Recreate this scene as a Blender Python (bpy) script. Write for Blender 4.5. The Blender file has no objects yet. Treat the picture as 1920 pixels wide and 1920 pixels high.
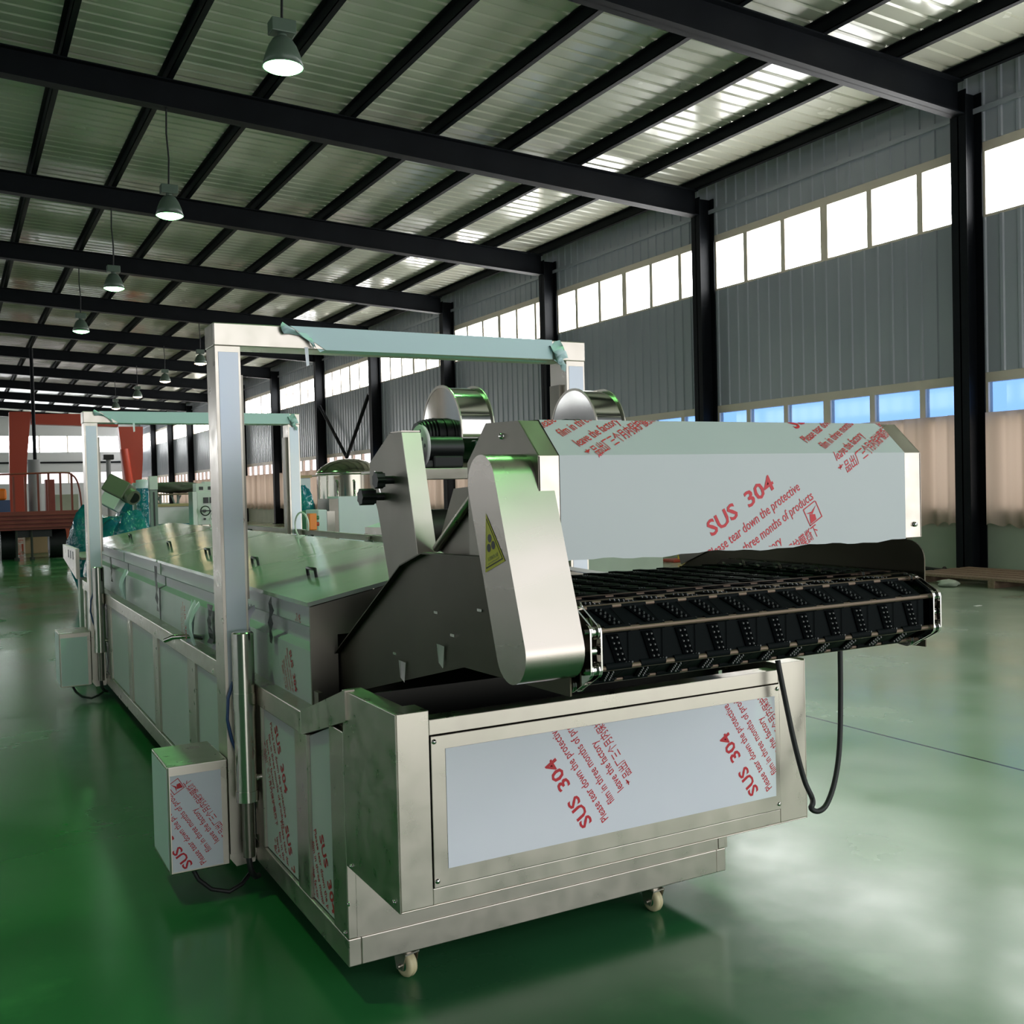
import bpy, math, random
from mathutils import Vector, Matrix
random.seed(7)
S = bpy.context.scene
COL = S.collection
pi = math.pi

# ------------------------------------------------------------------ camera
YAW, PITCH, ROLL, CAMZ, FPX = math.radians(28.6826), math.radians(-1.3867), math.radians(-1.4290), 1.5, 1920.0
def cam_axes():
    cy, sy, cp, sp = math.cos(YAW), math.sin(YAW), math.cos(PITCH), math.sin(PITCH)
    f = Vector((sy*cp, cy*cp, sp)); r = Vector((cy, -sy, 0)); u = r.cross(f)
    cr, sr = math.cos(ROLL), math.sin(ROLL)
    return r*cr+u*sr, u*cr-r*sr, f
CR, CU, CF = cam_axes()
CO = Vector((0, 0, CAMZ))
def at(px, py, axis, val):
    """world point where the sight line through a photograph pixel meets the plane axis = val (used to survey the room)"""
    d = CF + CR*((px-960)/FPX) - CU*((py-960)/FPX)
    return CO + d*((val-CO[axis])/d[axis])
cd = bpy.data.cameras.new('camera'); cam = bpy.data.objects.new('camera', cd); COL.objects.link(cam)
cd.sensor_width = 36; cd.lens = 36.0; cd.clip_end = 400; cd.clip_start = .05
cam.matrix_world = Matrix(((CR.x, CU.x, -CF.x, 0), (CR.y, CU.y, -CF.y, 0), (CR.z, CU.z, -CF.z, CAMZ), (0, 0, 0, 1)))
S.camera = cam

# ------------------------------------------------------------------ materials
def mat(name, col, rough=.5, metal=0., spec=.5, noise=None, bump=None, emit=None, rvar=None):
    m = bpy.data.materials.new(name); m.use_nodes = True
    nt = m.node_tree; b = nt.nodes['Principled BSDF']
    b.inputs['Base Color'].default_value = (*col, 1); b.inputs['Roughness'].default_value = rough
    b.inputs['Metallic'].default_value = metal; b.inputs['Specular IOR Level'].default_value = spec
    tc = nt.nodes.new('ShaderNodeTexCoord')
    def nz(scale, vec=None, det=3):
        n = nt.nodes.new('ShaderNodeTexNoise'); n.inputs['Scale'].default_value = scale; n.inputs['Detail'].default_value = det
        if vec:
            mp = nt.nodes.new('ShaderNodeMapping'); mp.inputs['Scale'].default_value = vec
            nt.links.new(tc.outputs['Object'], mp.inputs[0]); nt.links.new(mp.outputs[0], n.inputs[0])
        else: nt.links.new(tc.outputs['Object'], n.inputs[0])
        return n
    if noise:      # (scale, other colour[, stretch])
        n = nz(noise[0], noise[2] if len(noise) > 2 else None)
        r = nt.nodes.new('ShaderNodeValToRGB'); r.color_ramp.elements[0].position = .35; r.color_ramp.elements[1].position = .68
        r.color_ramp.elements[0].color = (*col, 1); r.color_ramp.elements[1].color = (*noise[1], 1)
        nt.links.new(n.outputs[0], r.inputs[0]); nt.links.new(r.outputs[0], b.inputs['Base Color'])
    if rvar:       # (scale, low, high[, stretch])
        n = nz(rvar[0], rvar[3] if len(rvar) > 3 else None)
        r = nt.nodes.new('ShaderNodeMapRange'); r.inputs[1].default_value = .3; r.inputs[2].default_value = .7
        r.inputs[3].default_value = rvar[1]; r.inputs[4].default_value = rvar[2]
        nt.links.new(n.outputs[0], r.inputs[0]); nt.links.new(r.outputs[0], b.inputs['Roughness'])
    if bump:       # (scale, strength, distance[, stretch])
        n = nz(bump[0], bump[3] if len(bump) > 3 else None)
        q = nt.nodes.new('ShaderNodeBump'); q.inputs['Strength'].default_value = bump[1]; q.inputs['Distance'].default_value = bump[2]
        nt.links.new(n.outputs[0], q.inputs['Height']); nt.links.new(q.outputs[0], b.inputs['Normal'])
    if emit:
        b.inputs['Emission Color'].default_value = (*emit[0], 1); b.inputs['Emission Strength'].default_value = emit[1]
    return m

M = {}
M['steel'] = mat('brushed_steel', (.58, .535, .475), .33, 1, rvar=(14, .26, .40, (1, 1, 1)), noise=(3, (.52, .48, .425)), bump=(2.5, .05, .004))
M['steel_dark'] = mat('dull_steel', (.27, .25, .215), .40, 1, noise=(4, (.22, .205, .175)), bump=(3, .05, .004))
M['chrome'] = mat('polished_steel', (.68, .66, .63), .09, 1, bump=(5, .03, .002))
M['tube'] = mat('satin_tube', (.60, .57, .52), .17, 1)
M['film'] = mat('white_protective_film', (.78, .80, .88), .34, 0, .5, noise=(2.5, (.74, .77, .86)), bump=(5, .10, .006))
M['film_side'] = mat('side_film_toned', (.60, .565, .61), .36, 0, .5, noise=(2.5, (.56, .53, .58)), bump=(5, .10, .006))  # the white film toned darker and pinker to offset green floor bounce
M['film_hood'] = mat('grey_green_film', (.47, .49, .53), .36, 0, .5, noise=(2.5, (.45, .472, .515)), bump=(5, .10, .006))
M['film_green'] = mat('green_toned_film', (.37, .42, .36), .11, 0, .9, noise=(2.0, (.32, .37, .31)), bump=(2.2, .16, .02))  # the lids' green roof reflection is put into this film's colour
M['film_beam'] = mat('blue_green_film', (.47, .64, .68), .38, 0, .5, bump=(6, .2, .01))
M['ink'] = mat('red_print', (.55, .02, .035), .5)
M['plate'] = mat('dark_plate_steel', (.085, .08, .058), .38, 1, noise=(3, (.065, .06, .043)))  # one darker steel tone for the conveyor side plates
M['guard'] = mat('ground_steel', (.50, .455, .41), .26, 1, rvar=(3, .22, .34, (1, 1, 3)))
M['green_black'] = mat('dark_green_enamel', (.01, .05, .025), .25)
M['black'] = mat('black_plastic', (.006, .007, .008), .42)
M['rubber'] = mat('black_rubber', (.008, .009, .010), .55)
M['belt'] = mat('black_belt', (.0035, .005, .006), .65, 0, .06, bump=(60, .2, .002))
M['belt_pad'] = mat('black_belt_pad', (.0016, .002, .0026), .85, 0, .02)
M['belt_stud'] = mat('belt_stud', (.035, .038, .04), .25, 0, .6)
M['brass_edge'] = mat('rusty_rod', (.17, .12, .09), .5, .6)
M['pit'] = mat('shaded_inside', (.05, .05, .045), .5, .8)  # shade of the enclosed spaces put into this steel's colour
M['shade'] = mat('lamp_shade_enamel', (.10, .14, .11), .35)
M['frame_paint'] = mat('navy_black_paint', (.003, .0042, .006), .55, 0, .15, noise=(2, (.005, .0065, .009)))
M['roof'] = mat('roof_sheet', (.62, .625, .52), .2, 0, .6, rvar=(1.2, .10, .28), noise=(.6, (.54, .55, .45)))
M['wall'] = mat('wall_sheet', (.38, .395, .45), .30, 0, .5, noise=(.5, (.34, .355, .41)))
M['plaster'] = mat('pale_green_plaster', (.40, .45, .36), .7, noise=(1.2, (.33, .38, .30)))
M['grey_wall'] = mat('grey_white_sheet', (.50, .50, .52), .5)
M['winframe'] = mat('cream_window_frame', (.72, .62, .52), .45)
M['cream'] = mat('cream_rubber', (.62, .56, .34), .45)
M['yellow'] = mat('warning_yellow', (.72, .55, .02), .4)
M['orange_red'] = mat('orange_red_paint', (.42, .055, .025), .45)
M['maroon'] = mat('maroon_paint', (.22, .035, .025), .5, noise=(3, (.27, .05, .035)))
M['orange'] = mat('orange_plastic', (.9, .22, .01), .4)
M['green_paint'] = mat('machine_green', (.03, .16, .07), .35)
M['blue_wrap'] = mat('blue_stretch_film', (.008, .14, .23), .12, 0, .7, noise=(4, (.01, .24, .27)), bump=(7, 1.0, .06))
M['motor'] = mat('olive_motor_paint', (.17, .17, .12), .4)
M['white_box'] = mat('white_enamel', (.68, .65, .66), .4)
M['tank'] = mat('tank_steel', (.46, .44, .37), .16, 1)
M['grey'] = mat('grey_paint', (.27, .28, .29), .5)
M['wood'] = mat('old_timber', (.20, .13, .09), .7, noise=(4, (.27, .19, .13), (1, 8, 8)))
M['tan'] = mat('tan_timber', (.50, .36, .19), .6)
M['tarp'] = mat('olive_tarp', (.09, .10, .07), .8)
M['blue_paint'] = mat('blue_paint', (.03, .07, .2), .3)
M['dirt'] = mat('debris', (.05, .05, .045), .9)
M['paper'] = mat('white_scrap', (.7, .7, .66), .6)

def pane_mat(name, tint, gloss=.06):
    m = bpy.data.materials.new(name); m.use_nodes = True; nt = m.node_tree
    for n in list(nt.nodes): nt.nodes.remove(n)
    o = nt.nodes.new('ShaderNodeOutputMaterial'); t = nt.nodes.new('ShaderNodeBsdfTransparent'); g = nt.nodes.new('ShaderNodeBsdfGlossy')
    x = nt.nodes.new('ShaderNodeMixShader'); t.inputs[0].default_value = (*tint, 1); g.inputs['Roughness'].default_value = .05
    x.inputs[0].default_value = gloss
    nt.links.new(t.outputs[0], x.inputs[1]); nt.links.new(g.outputs[0], x.inputs[2]); nt.links.new(x.outputs[0], o.inputs[0])
    return m
M['pane'] = pane_mat('clear_pane', (.93, .95, .96))
M['pane_blue'] = pane_mat('blue_film_pane', (.020, .041, .092))
M['pane_low'] = pane_mat('lower_pane', (.12, .116, .112))
M['pane_pink'] = pane_mat('pale_pane', (.12, .105, .11))
def curtain_mat():
    m = bpy.data.materials.new('beige_curtain'); m.use_nodes = True; nt = m.node_tree
    b = nt.nodes['Principled BSDF']; o = nt.nodes['Material Output']
    b.inputs['Base Color'].default_value = (.50, .42, .35, 1); b.inputs['Roughness'].default_value = .9
    t = nt.nodes.new('ShaderNodeBsdfTranslucent'); t.inputs[0].default_value = (.62, .50, .42, 1)
    x = nt.nodes.new('ShaderNodeMixShader'); x.inputs[0].default_value = .45
    nt.links.new(b.outputs[0], x.inputs[1]); nt.links.new(t.outputs[0], x.inputs[2]); nt.links.new(x.outputs[0], o.inputs[0])
    return m
M['curtain'] = curtain_mat()
def floor_mat():
    m = mat('green_epoxy_floor', (.02, .10, .05), .2, 0, .5); nt = m.node_tree; b = nt.nodes['Principled BSDF']
    tc = nt.nodes.new('ShaderNodeTexCoord')
    def nz(s, d): 
        n = nt.nodes.new('ShaderNodeTexNoise'); n.inputs['Scale'].default_value = s; n.inputs['Detail'].default_value = d
        nt.links.new(tc.outputs['Object'], n.inputs[0]); return n
    def ramp(a, c1, e, c2, src):
        r = nt.nodes.new('ShaderNodeValToRGB'); r.color_ramp.elements[0].position = a; r.color_ramp.elements[1].position = e
        r.color_ramp.elements[0].color = (*c1, 1); r.color_ramp.elements[1].color = (*c2, 1); nt.links.new(src, r.inputs[0]); return r
    big = ramp(.36, (.016, .125, .042), .72, (.05, .18, .075), nz(.35, 5).outputs[0])
    fine = ramp(.60, (1, 1, 1), .74, (1.5, 1.35, 1.3), nz(2.3, 8).outputs[0])
    mx = nt.nodes.new('ShaderNodeMix'); mx.data_type = 'RGBA'; mx.blend_type = 'MULTIPLY'; mx.inputs[0].default_value = 1
    nt.links.new(big.outputs[0], mx.inputs[6]); nt.links.new(fine.outputs[0], mx.inputs[7])
    # right aisle paled by wear and painted-in window light, and a saw-cut joint along the hall
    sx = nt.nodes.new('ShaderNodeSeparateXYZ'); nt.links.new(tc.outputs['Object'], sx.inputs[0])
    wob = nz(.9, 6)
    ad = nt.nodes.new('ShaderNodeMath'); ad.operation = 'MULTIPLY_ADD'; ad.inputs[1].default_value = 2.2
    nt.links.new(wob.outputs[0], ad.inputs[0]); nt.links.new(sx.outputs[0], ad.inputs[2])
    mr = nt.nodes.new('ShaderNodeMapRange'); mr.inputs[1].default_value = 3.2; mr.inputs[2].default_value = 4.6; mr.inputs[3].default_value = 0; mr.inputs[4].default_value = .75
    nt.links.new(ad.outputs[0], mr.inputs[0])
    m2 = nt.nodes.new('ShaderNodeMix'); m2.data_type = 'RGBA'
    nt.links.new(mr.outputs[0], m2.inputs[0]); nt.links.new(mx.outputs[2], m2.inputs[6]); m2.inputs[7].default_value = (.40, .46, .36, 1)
    s1 = nt.nodes.new('ShaderNodeMath'); s1.operation = 'SUBTRACT'; s1.inputs[1].default_value = 4.72; nt.links.new(sx.outputs[0], s1.inputs[0])
    s2 = nt.nodes.new('ShaderNodeMath'); s2.operation = 'ABSOLUTE'; nt.links.new(s1.outputs[0], s2.inputs[0])
    s3 = nt.nodes.new('ShaderNodeMath'); s3.operation = 'LESS_THAN'; s3.inputs[1].default_value = .010; nt.links.new(s2.outputs[0], s3.inputs[0])
    m3 = nt.nodes.new('ShaderNodeMix'); m3.data_type = 'RGBA'; nt.links.new(s3.outputs[0], m3.inputs[0])
    nt.links.new(m2.outputs[2], m3.inputs[6]); m3.inputs[7].default_value = (.01, .03, .02, 1)
    nt.links.new(m3.outputs[2], b.inputs['Base Color'])
    rr = nt.nodes.new('ShaderNodeMapRange'); rr.inputs[1].default_value = .3; rr.inputs[2].default_value = .7; rr.inputs[3].default_value = .14; rr.inputs[4].default_value = .30
    nt.links.new(nz(1.1, 6).outputs[0], rr.inputs[0]); nt.links.new(rr.outputs[0], b.inputs['Roughness'])
    q = nt.nodes.new('ShaderNodeBump'); q.inputs['Strength'].default_value = .08; q.inputs['Distance'].default_value = .02
    nt.links.new(nz(3, 4).outputs[0], q.inputs['Height']); nt.links.new(q.outputs[0], b.inputs['Normal'])
    return m
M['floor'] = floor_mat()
M['lamp_green'] = mat('green_lamp_lens', (.8, .9, .8), .5, emit=((.22, 1.0, .28), 30))
M['lamp_warm'] = mat('warm_lamp_lens', (.9, .85, .7), .5, emit=((1.0, .72, .42), 12))
M['sky_pane'] = M['pane']

# ------------------------------------------------------------------ mesh builder
class MB:
    def __init__(s): s.v = []; s.f = []; s.m = []; s.s = []
    def face(s, pts, mi=0, sm=False):
        n = len(s.v); s.v += [tuple(p) for p in pts]; s.f.append(tuple(range(n, n+len(pts)))); s.m.append(mi); s.s.append(sm)
    def grid(s, vs, fs, mi=0, sm=False):
        n = len(s.v); s.v += [tuple(p) for p in vs]
        for f in fs: s.f.append(tuple(i+n for i in f)); s.m.append(mi); s.s.append(sm)
    def box(s, x0, x1, y0, y1, z0, z1, mi=0, xf=None):
        vs = [(x, y, z) for z in (z0, z1) for y in (y0, y1) for x in (x0, x1)]
        if xf: vs = [tuple(xf @ Vector(v)) for v in vs]
        s.grid(vs, [(0, 2, 3, 1), (4, 5, 7, 6), (0, 1, 5, 4), (2, 6, 7, 3), (0, 4, 6, 2), (1, 3, 7, 5)], mi); return s
    def prism(s, poly, axis, a, b, mi=0, sm=False):
        """poly: 2D points in the two remaining axes in order (axis 0: y,z; 1: x,z; 2: x,y)"""
        def mk(p, c): return {0: (c, p[0], p[1]), 1: (p[0], c, p[1]), 2: (p[0], p[1], c)}[axis]
        n = len(poly); A = [mk(p, a) for p in poly]; B = [mk(p, b) for p in poly]
        area = sum(poly[i][0]*poly[(i+1) % n][1]-poly[(i+1) % n][0]*poly[i][1] for i in range(n))
        flip = (area > 0) ^ (b > a) ^ (axis == 1)
        s.face(A if not flip else A[::-1], mi); s.face(B[::-1] if not flip else B, mi)
        q = [(i, n+i, n+(i+1) % n, (i+1) % n) for i in range(n)]
        if flip: q = [t[::-1] for t in q]
        s.grid(A+B, q, mi, sm); return s
    def cyl(s, p, q, r, n=20, mi=0, r2=None, caps=True):
        p, q = Vector(p), Vector(q); d = (q-p).normalized(); r2 = r if r2 is None else r2
        a = d.orthogonal().normalized(); b = d.cross(a)
        A = [p+(a*math.cos(2*pi*i/n)+b*math.sin(2*pi*i/n))*r for i in range(n)]
        B = [q+(a*math.cos(2*pi*i/n)+b*math.sin(2*pi*i/n))*r2 for i in range(n)]
        s.grid(A+B, [(i, (i+1) % n, n+(i+1) % n, n+i) for i in range(n)], mi, True)
        if caps:
            if r > 1e-6: s.face(A[::-1], mi)
            if r2 > 1e-6: s.face(B, mi)
        return s
    def tube(s, pts, r, n=10, mi=0):
        pts = [Vector(p) for p in pts]; rings = []; a = None
        for i, p in enumerate(pts):
            d = (pts[min(i+1, len(pts)-1)]-pts[max(i-1, 0)]).normalized()
            a = d.orthogonal().normalized() if a is None else (a-d*a.dot(d)).normalized()
            b = d.cross(a); rings.append([p+(a*math.cos(2*pi*k/n)+b*math.sin(2*pi*k/n))*r for k in range(n)])
        vs = [v for g in rings for v in g]
        s.grid(vs, [(i*n+k, i*n+(k+1) % n, (i+1)*n+(k+1) % n, (i+1)*n+k) for i in range(len(pts)-1) for k in range(n)], mi, True)
        s.face(rings[0][::-1], mi); s.face(rings[-1], mi); return s
    def lathe(s, prof, o, n=28, mi=0, ax='z'):
        o = Vector(o)
        def pt(r, h, t):
            c, d = r*math.cos(t), r*math.sin(t)
            return o+{'z': Vector((c, d, h)), 'x': Vector((h, c, d)), 'y': Vector((d, h, c))}[ax]
        vs = [pt(r, h, 2*pi*k/n) for r, h in prof for k in range(n)]
        s.grid(vs, [(i*n+k, i*n+(k+1) % n, (i+1)*n+(k+1) % n, (i+1)*n+k) for i in range(len(prof)-1) for k in range(n)], mi, True); return s
    def blob(s, o, sx, sy, sz, seed=0, amp=.18, n=14, mi=0):
        rnd = random.Random(seed); ph = [rnd.uniform(0, 6.28) for _ in range(9)]; vs = []
        for i in range(n+1):
            t = pi*i/n
            for k in range(2*n):
                p = 2*pi*k/(2*n)
                w = 1+amp*(math.sin(3*p+ph[0]+2*t)*math.sin(2*t+ph[1])+.6*math.sin(5*p+ph[2])*math.sin(4*t+ph[3])+.35*math.sin(9*p+ph[4]+6*t))*math.sin(t)
                vs.append((o[0]+sx*w*math.sin(t)*math.cos(p), o[1]+sy*w*math.sin(t)*math.sin(p), o[2]+sz*w*math.cos(t)))
        m2 = 2*n
        s.grid(vs, [(i*m2+k, (i+1)*m2+k, (i+1)*m2+(k+1) % m2, i*m2+(k+1) % m2) for i in range(n) for k in range(m2)], mi, True); return s
    def build(s, name, mats, parent=None, bev=0, label=None):
        me = bpy.data.meshes.new(name)
        root = parent
        while root is not None and root.parent: root = root.parent
        off = Vector(root.location) if root is not None else Vector((0, 0, 0))
        me.from_pydata([tuple(Vector(v)-off) for v in s.v], [], s.f)
        mats = mats if isinstance(mats, (list, tuple)) else [mats]
        for m_ in mats: me.materials.append(M[m_] if isinstance(m_, str) else m_)
        me.polygons.foreach_set('material_index', s.m); me.polygons.foreach_set('use_smooth', s.s); me.update()
        o = bpy.data.objects.new(name, me); COL.objects.link(o)
        if parent is not None: o.parent = parent
        if bev:
            b = o.modifiers.new('bevel', 'BEVEL'); b.width = bev; b.segments = 2; b.limit_method = 'ANGLE'; b.angle_limit = math.radians(40)
        if label: o['label'] = label
        return o

def tag(o, label, cat, group=None, kind=None):
    o['label'] = label; o['category'] = cat
    if group: o['group'] = group
    if kind: o['kind'] = kind
    return o
def thing(name, label, cat, loc, group=None, kind=None):
    o = bpy.data.objects.new(name, None); COL.objects.link(o); o.location = loc; o.empty_display_size = .1
    return tag(o, label, cat, group, kind)
def struct(o, label, cat, group=None): return tag(o, label, cat, group, 'structure')

# lettering: outlines filled to triangles, in a plane, clipped to a rectangle
_tc = {}
def text_tris(t, bold=0.):
    if t not in _tc:
        cu = bpy.data.curves.new('t', 'FONT'); cu.body = t; cu.size = 1; cu.resolution_u = 2; cu.offset = bold if bold else 0
        ob = bpy.data.objects.new('t', cu); COL.objects.link(ob)
        dg = bpy.context.evaluated_depsgraph_get(); me = ob.evaluated_get(dg).to_mesh(); me.calc_loop_triangles()
        tr = [[tuple(me.vertices[i].co[:2]) for i in l.vertices] for l in me.loop_triangles]
        ob.evaluated_get(dg).to_mesh_clear(); bpy.data.objects.remove(ob); bpy.data.curves.remove(cu)
        xs = [p[0] for q in tr for p in q] or [0, 1]
        _tc[t] = (tr, min(xs), max(xs))
    return _tc[t]
def clip(poly, r):
    for ax, lim, sg in ((0, r[0], 1), (0, r[1], -1), (1, r[2], 1), (1, r[3], -1)):
        out = []
        for i in range(len(poly)):
            a, b = poly[i], poly[(i+1) % len(poly)]
            ia, ib = sg*(a[ax]-lim) >= 0, sg*(b[ax]-lim) >= 0
            if ia: out.append(a)
            if ia != ib:
                k = (lim-a[ax])/(b[ax]-a[ax]); out.append((a[0]+(b[0]-a[0])*k, a[1]+(b[1]-a[1])*k))
        poly = out
        if not poly: return []
    return poly
def film_print(mb, fn, u0, v0, ang, w, rect, mi=1, icon=True, sus=True, flipx=False):
    """printed notice of the sheet supplier; fn(u,v)->3D; w = length of the heading 'SUS  304'"""
    c, s = math.cos(ang), math.sin(ang)
    def put(poly):
        p = clip([(u0+x*c-y*s, v0+x*s+y*c) for x, y in poly], rect)
        if len(p) > 2: mb.face([fn(*q) for q in p], mi)
    def line(t, x, y, length, hs):
        tr, a, b = text_tris(t, .022 if hs > .2*w else .006); k = length/(b-a)
        for q in tr: put([((p[0]-a)*k+x, p[1]*hs+y) for p in q])
    if sus: line('SUS', 0, 0, .42*w, .235*w); line('304', .58*w, 0, .42*w, .235*w)
    for i, (t, L, x) in enumerate((('Please tear down the protective', 1.42, -.12), ('film in three months of products', 1.42, 0), ('leave the factory', .75, .04), ('产品出厂三个月内保护膜撕下', 1.28, .02))):
        line(t, x*w, -(.20+.185*i)*w, L*w, .155*w)
    if icon:
        x, y, a = 1.22*w, -.62*w, .2*w
        for b in ((x, y, x+a, y+.012*w), (x, y+a, x+a, y+a+.012*w), (x, y, x+.012*w, y+a), (x+a, y, x+a+.012*w, y+a)):
            put([(b[0], b[1]), (b[2], b[1]), (b[2], b[3]), (b[0], b[3])])
        put([(x+.02*w, y+.02*w), (x+.12*w, y+.02*w), (x+.13*w, y+.08*w), (x+.06*w, y+.12*w)])
        put([(x+.02*w, y+.15*w), (x+.10*w, y+.10*w), (x+.19*w, y+.16*w), (x+.10*w, y+.13*w)])

# ------------------------------------------------------------------ the hall
XW, XL, XR = 14.2, -23.0, -4.4          # right wall, left wall, ridge
Y0, Y1 = -4.2, 91.0
BAYS = [-2.2, 4.2, 10.6, 16.95, 23.3, 29.6, 36, 42.5, 49.3, 56, 62.9, 69.7, 76.6, 83.7]
def zt(x): return 8.24-.049*(x if x > XR else 2*XR-x)       # rafter top
def zb(x): return 7.82-.0565*(x if x > XR else 2*XR-x)      # rafter underside
def zs(x): return zt(x)+.20                                   # roof sheet
UW, LW = (5.50, 6.66), (.95, 3.10)                            # window bands

b = MB(); b.box(XL-.3, XW+.3, Y0-.3, Y1+.3, -.2, 0)
struct(b.build('floor', 'floor'), 'glossy dark green epoxy floor with aisle paled by wear and painted-in window light', 'floor')
b = MB(); b.box(-60, 60, -40, 130, -.5, -.25)
struct(b.build('ground', 'grey'), 'plain grey yard ground outside the hall', 'ground')

def ribbed(axis, lo, hi, step, depth, fn, thick_fn, mi=0):
    """corrugated sheet: flat pans with raised ribs; fn(t,h) gives the two end points of the profile at station t raised by h"""
    mb = MB(); t = lo; st = []
    while t < hi:
        st += [(t, 0), (t+step*.72, 0), (t+step*.78, depth), (t+step*.94, depth)]; t += step
    st.append((min(t, hi+.2), 0))
    pts = [fn(a, h) for a, h in st]; n = len(pts)
    mb.grid([p for q in pts for p in q], [(2*i, 2*i+1, 2*i+3, 2*i+2) for i in range(n-1)], mi)
    return mb
for side, xa, xb in (('right', XR, XW+.1), ('left', XR, XL-.1)):
    mb = ribbed('y', Y0, Y1, .31, .028, lambda y, h: ((xa, y, zs(xa)+h), (xb, y, zs(xb)+h)), None)
    mb.prism([(xa, zs(xa)+.05), (xb, zs(xb)+.05), (xb, zs(xb)+.12), (xa, zs(xa)+.12)], 1, Y0-.3, Y1+.3)
    struct(mb.build('ceiling_%s_slope' % side, 'roof'), 'ribbed pale sheet roof, slope on the %s of the ridge' % side, 'ceiling')

def wall_band(mb, x, sgn, z0, z1):
    m2 = ribbed('y', Y0, Y1, .30, .022, lambda y, h: ((x-sgn*h, y, z0), (x-sgn*h, y, z1)), None)
    mb.grid(m2.v, m2.f); mb.box(min(x+sgn*.03, x+sgn*.12), max(x+sgn*.03, x+sgn*.12), Y0, Y1, z0, z1)
for side, x, sg in (('right', XW, 1), ('left', XL, -1)):
    mb = MB(); wall_band(mb, x, sg, LW[1], UW[0]); wall_band(mb, x, sg, UW[1], zs(x)+.1)
    mb.box(min(x, x-sg*.06), max(x, x-sg*.06), Y0, Y1, 7.12, 7.20)
    mb.box(min(x, x+sg*.2), max(x, x+sg*.2), Y0, Y1, 0, LW[0], 1)
    struct(mb.build('wall_%s' % side, ['wall', 'plaster']), 'blue-grey ribbed sheet wall with pale plaster dado, on the %s' % side, 'wall')
# end wall far away, unseen front wall (its wide doorway added to light the front faces)
mb = MB(); ez = [(0, 2.75), (3.62, 5.28), (6.57, 9.6)]
for a, c in ez: mb.box(XL, XW, Y1, Y1+.2, a, c)
mb.box(XL, XW, Y1-.08, Y1, 4.36, 4.50, 1)
struct(mb.build('wall_back', ['grey_wall', 'frame_paint']), 'pale grey end wall far down the hall between two window strips', 'wall')
DX0, DX1, DZ = -1.0, 13.6, 6.6
mb = MB(); mb.box(XL, DX0, Y0-.2, Y0, 0, 9.6); mb.box(DX1, XW, Y0-.2, Y0, 0, 9.6); mb.box(DX0, DX1, Y0-.2, Y0, DZ, 9.6)
struct(mb.build('wall_front', 'wall'), 'sheet wall behind the viewpoint with a wide gateway added for light', 'wall')

def area(name, loc, rot, sx, sy, rad, col=(1, 1, 1)):
    l = bpy.data.lights.new(name, 'AREA'); l.shape = 'RECTANGLE'; l.size = sx; l.size_y = sy
    l.energy = rad*pi*sx*sy; l.color = col
    o = bpy.data.objects.new(name, l); COL.objects.link(o); o.location = loc; o.rotation_euler = rot; o.visible_camera = True; return o
SKY = 11.0
wn = 0
def nth(k): return ['first', 'second', 'third', 'fourth', 'fifth', 'sixth', 'seventh', 'eighth', 'ninth', 'tenth', 'eleventh', 'twelfth', 'thirteenth', 'fourteenth', 'fifteenth'][k]
ENDS = [Y0]+BAYS+[Y1]
def along(k, what):
    return '%s %s along from the near end of the photo' % (nth(k), what) if k >= 0 else '%s %s behind the edge of the photo' % (nth(-k-1), what)
for side, x, sg in (('right', XW, 1), ('left', XL, -1)):
    for k in range(len(ENDS)-1):
        ya, yb = ENDS[k], ENDS[k+1]
        for band, (z0, z1) in (('upper', UW), ('lower', LW)):
            wn += 1
            fr = MB(); n = 6; d = (yb-ya)/n
            xa, xb = min(x, x+sg*.11), max(x, x+sg*.11)
            fr.box(xa, xb, ya, yb, z1-.15, z1); fr.box(xa, xb, ya, yb, z0, z0+.04)
            if band == 'lower': fr.box(xa, xb, ya, yb, 2.40, 2.48)
            for i in range(n+1):
                w = .085 if (i % 3 == 0) else .055
                yy = min(max(ya+d*i, ya+w), yb-w)
                fr.box(xa, xb, yy-w, yy+w, z0+.04, z1-.15)
            o = fr.build('window_%d' % wn, 'winframe')
            struct(o, '%s window strip in the %s wall, %s' % (band, side, along(k-2, 'bay')), 'window')
            if side == 'right' or k < 9:
                p = MB(); xm = x+sg*.045
                zl = z0+.04 if band == 'upper' else 2.48
                p.face([(xm, ya, zl), (xm, yb, zl), (xm, yb, z1-.15), (xm, ya, z1-.15)])
                if band == 'lower':
                    pl_ = 'pane_low' if sg > 0 else 'pane'; q = MB(); q.face([(xm, ya, z0+.04), (xm, yb, z0+.04), (xm, yb, 2.40), (xm, ya, 2.40)]); q.build('pane', pl_, o)
                pm = 'pane' if band == 'upper' or sg < 0 else ('pane_blue' if k < 7 else 'pane_pink')
                p.build('pane', pm, o)
            # daylight standing outside this window; on the unseen left wall it is added fill
            wy, wz = (ya+yb)/2, (z0+z1)/2
            area('daylight_and_fill', (x+sg*.35, wy, wz), (0, sg*pi/2, 0), z1-z0+.1, yb-ya, SKY if sg > 0 else (2.8 if band == 'upper' else 1.3), (1, .985, .96) if sg > 0 else (.95, .98, 1))
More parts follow.
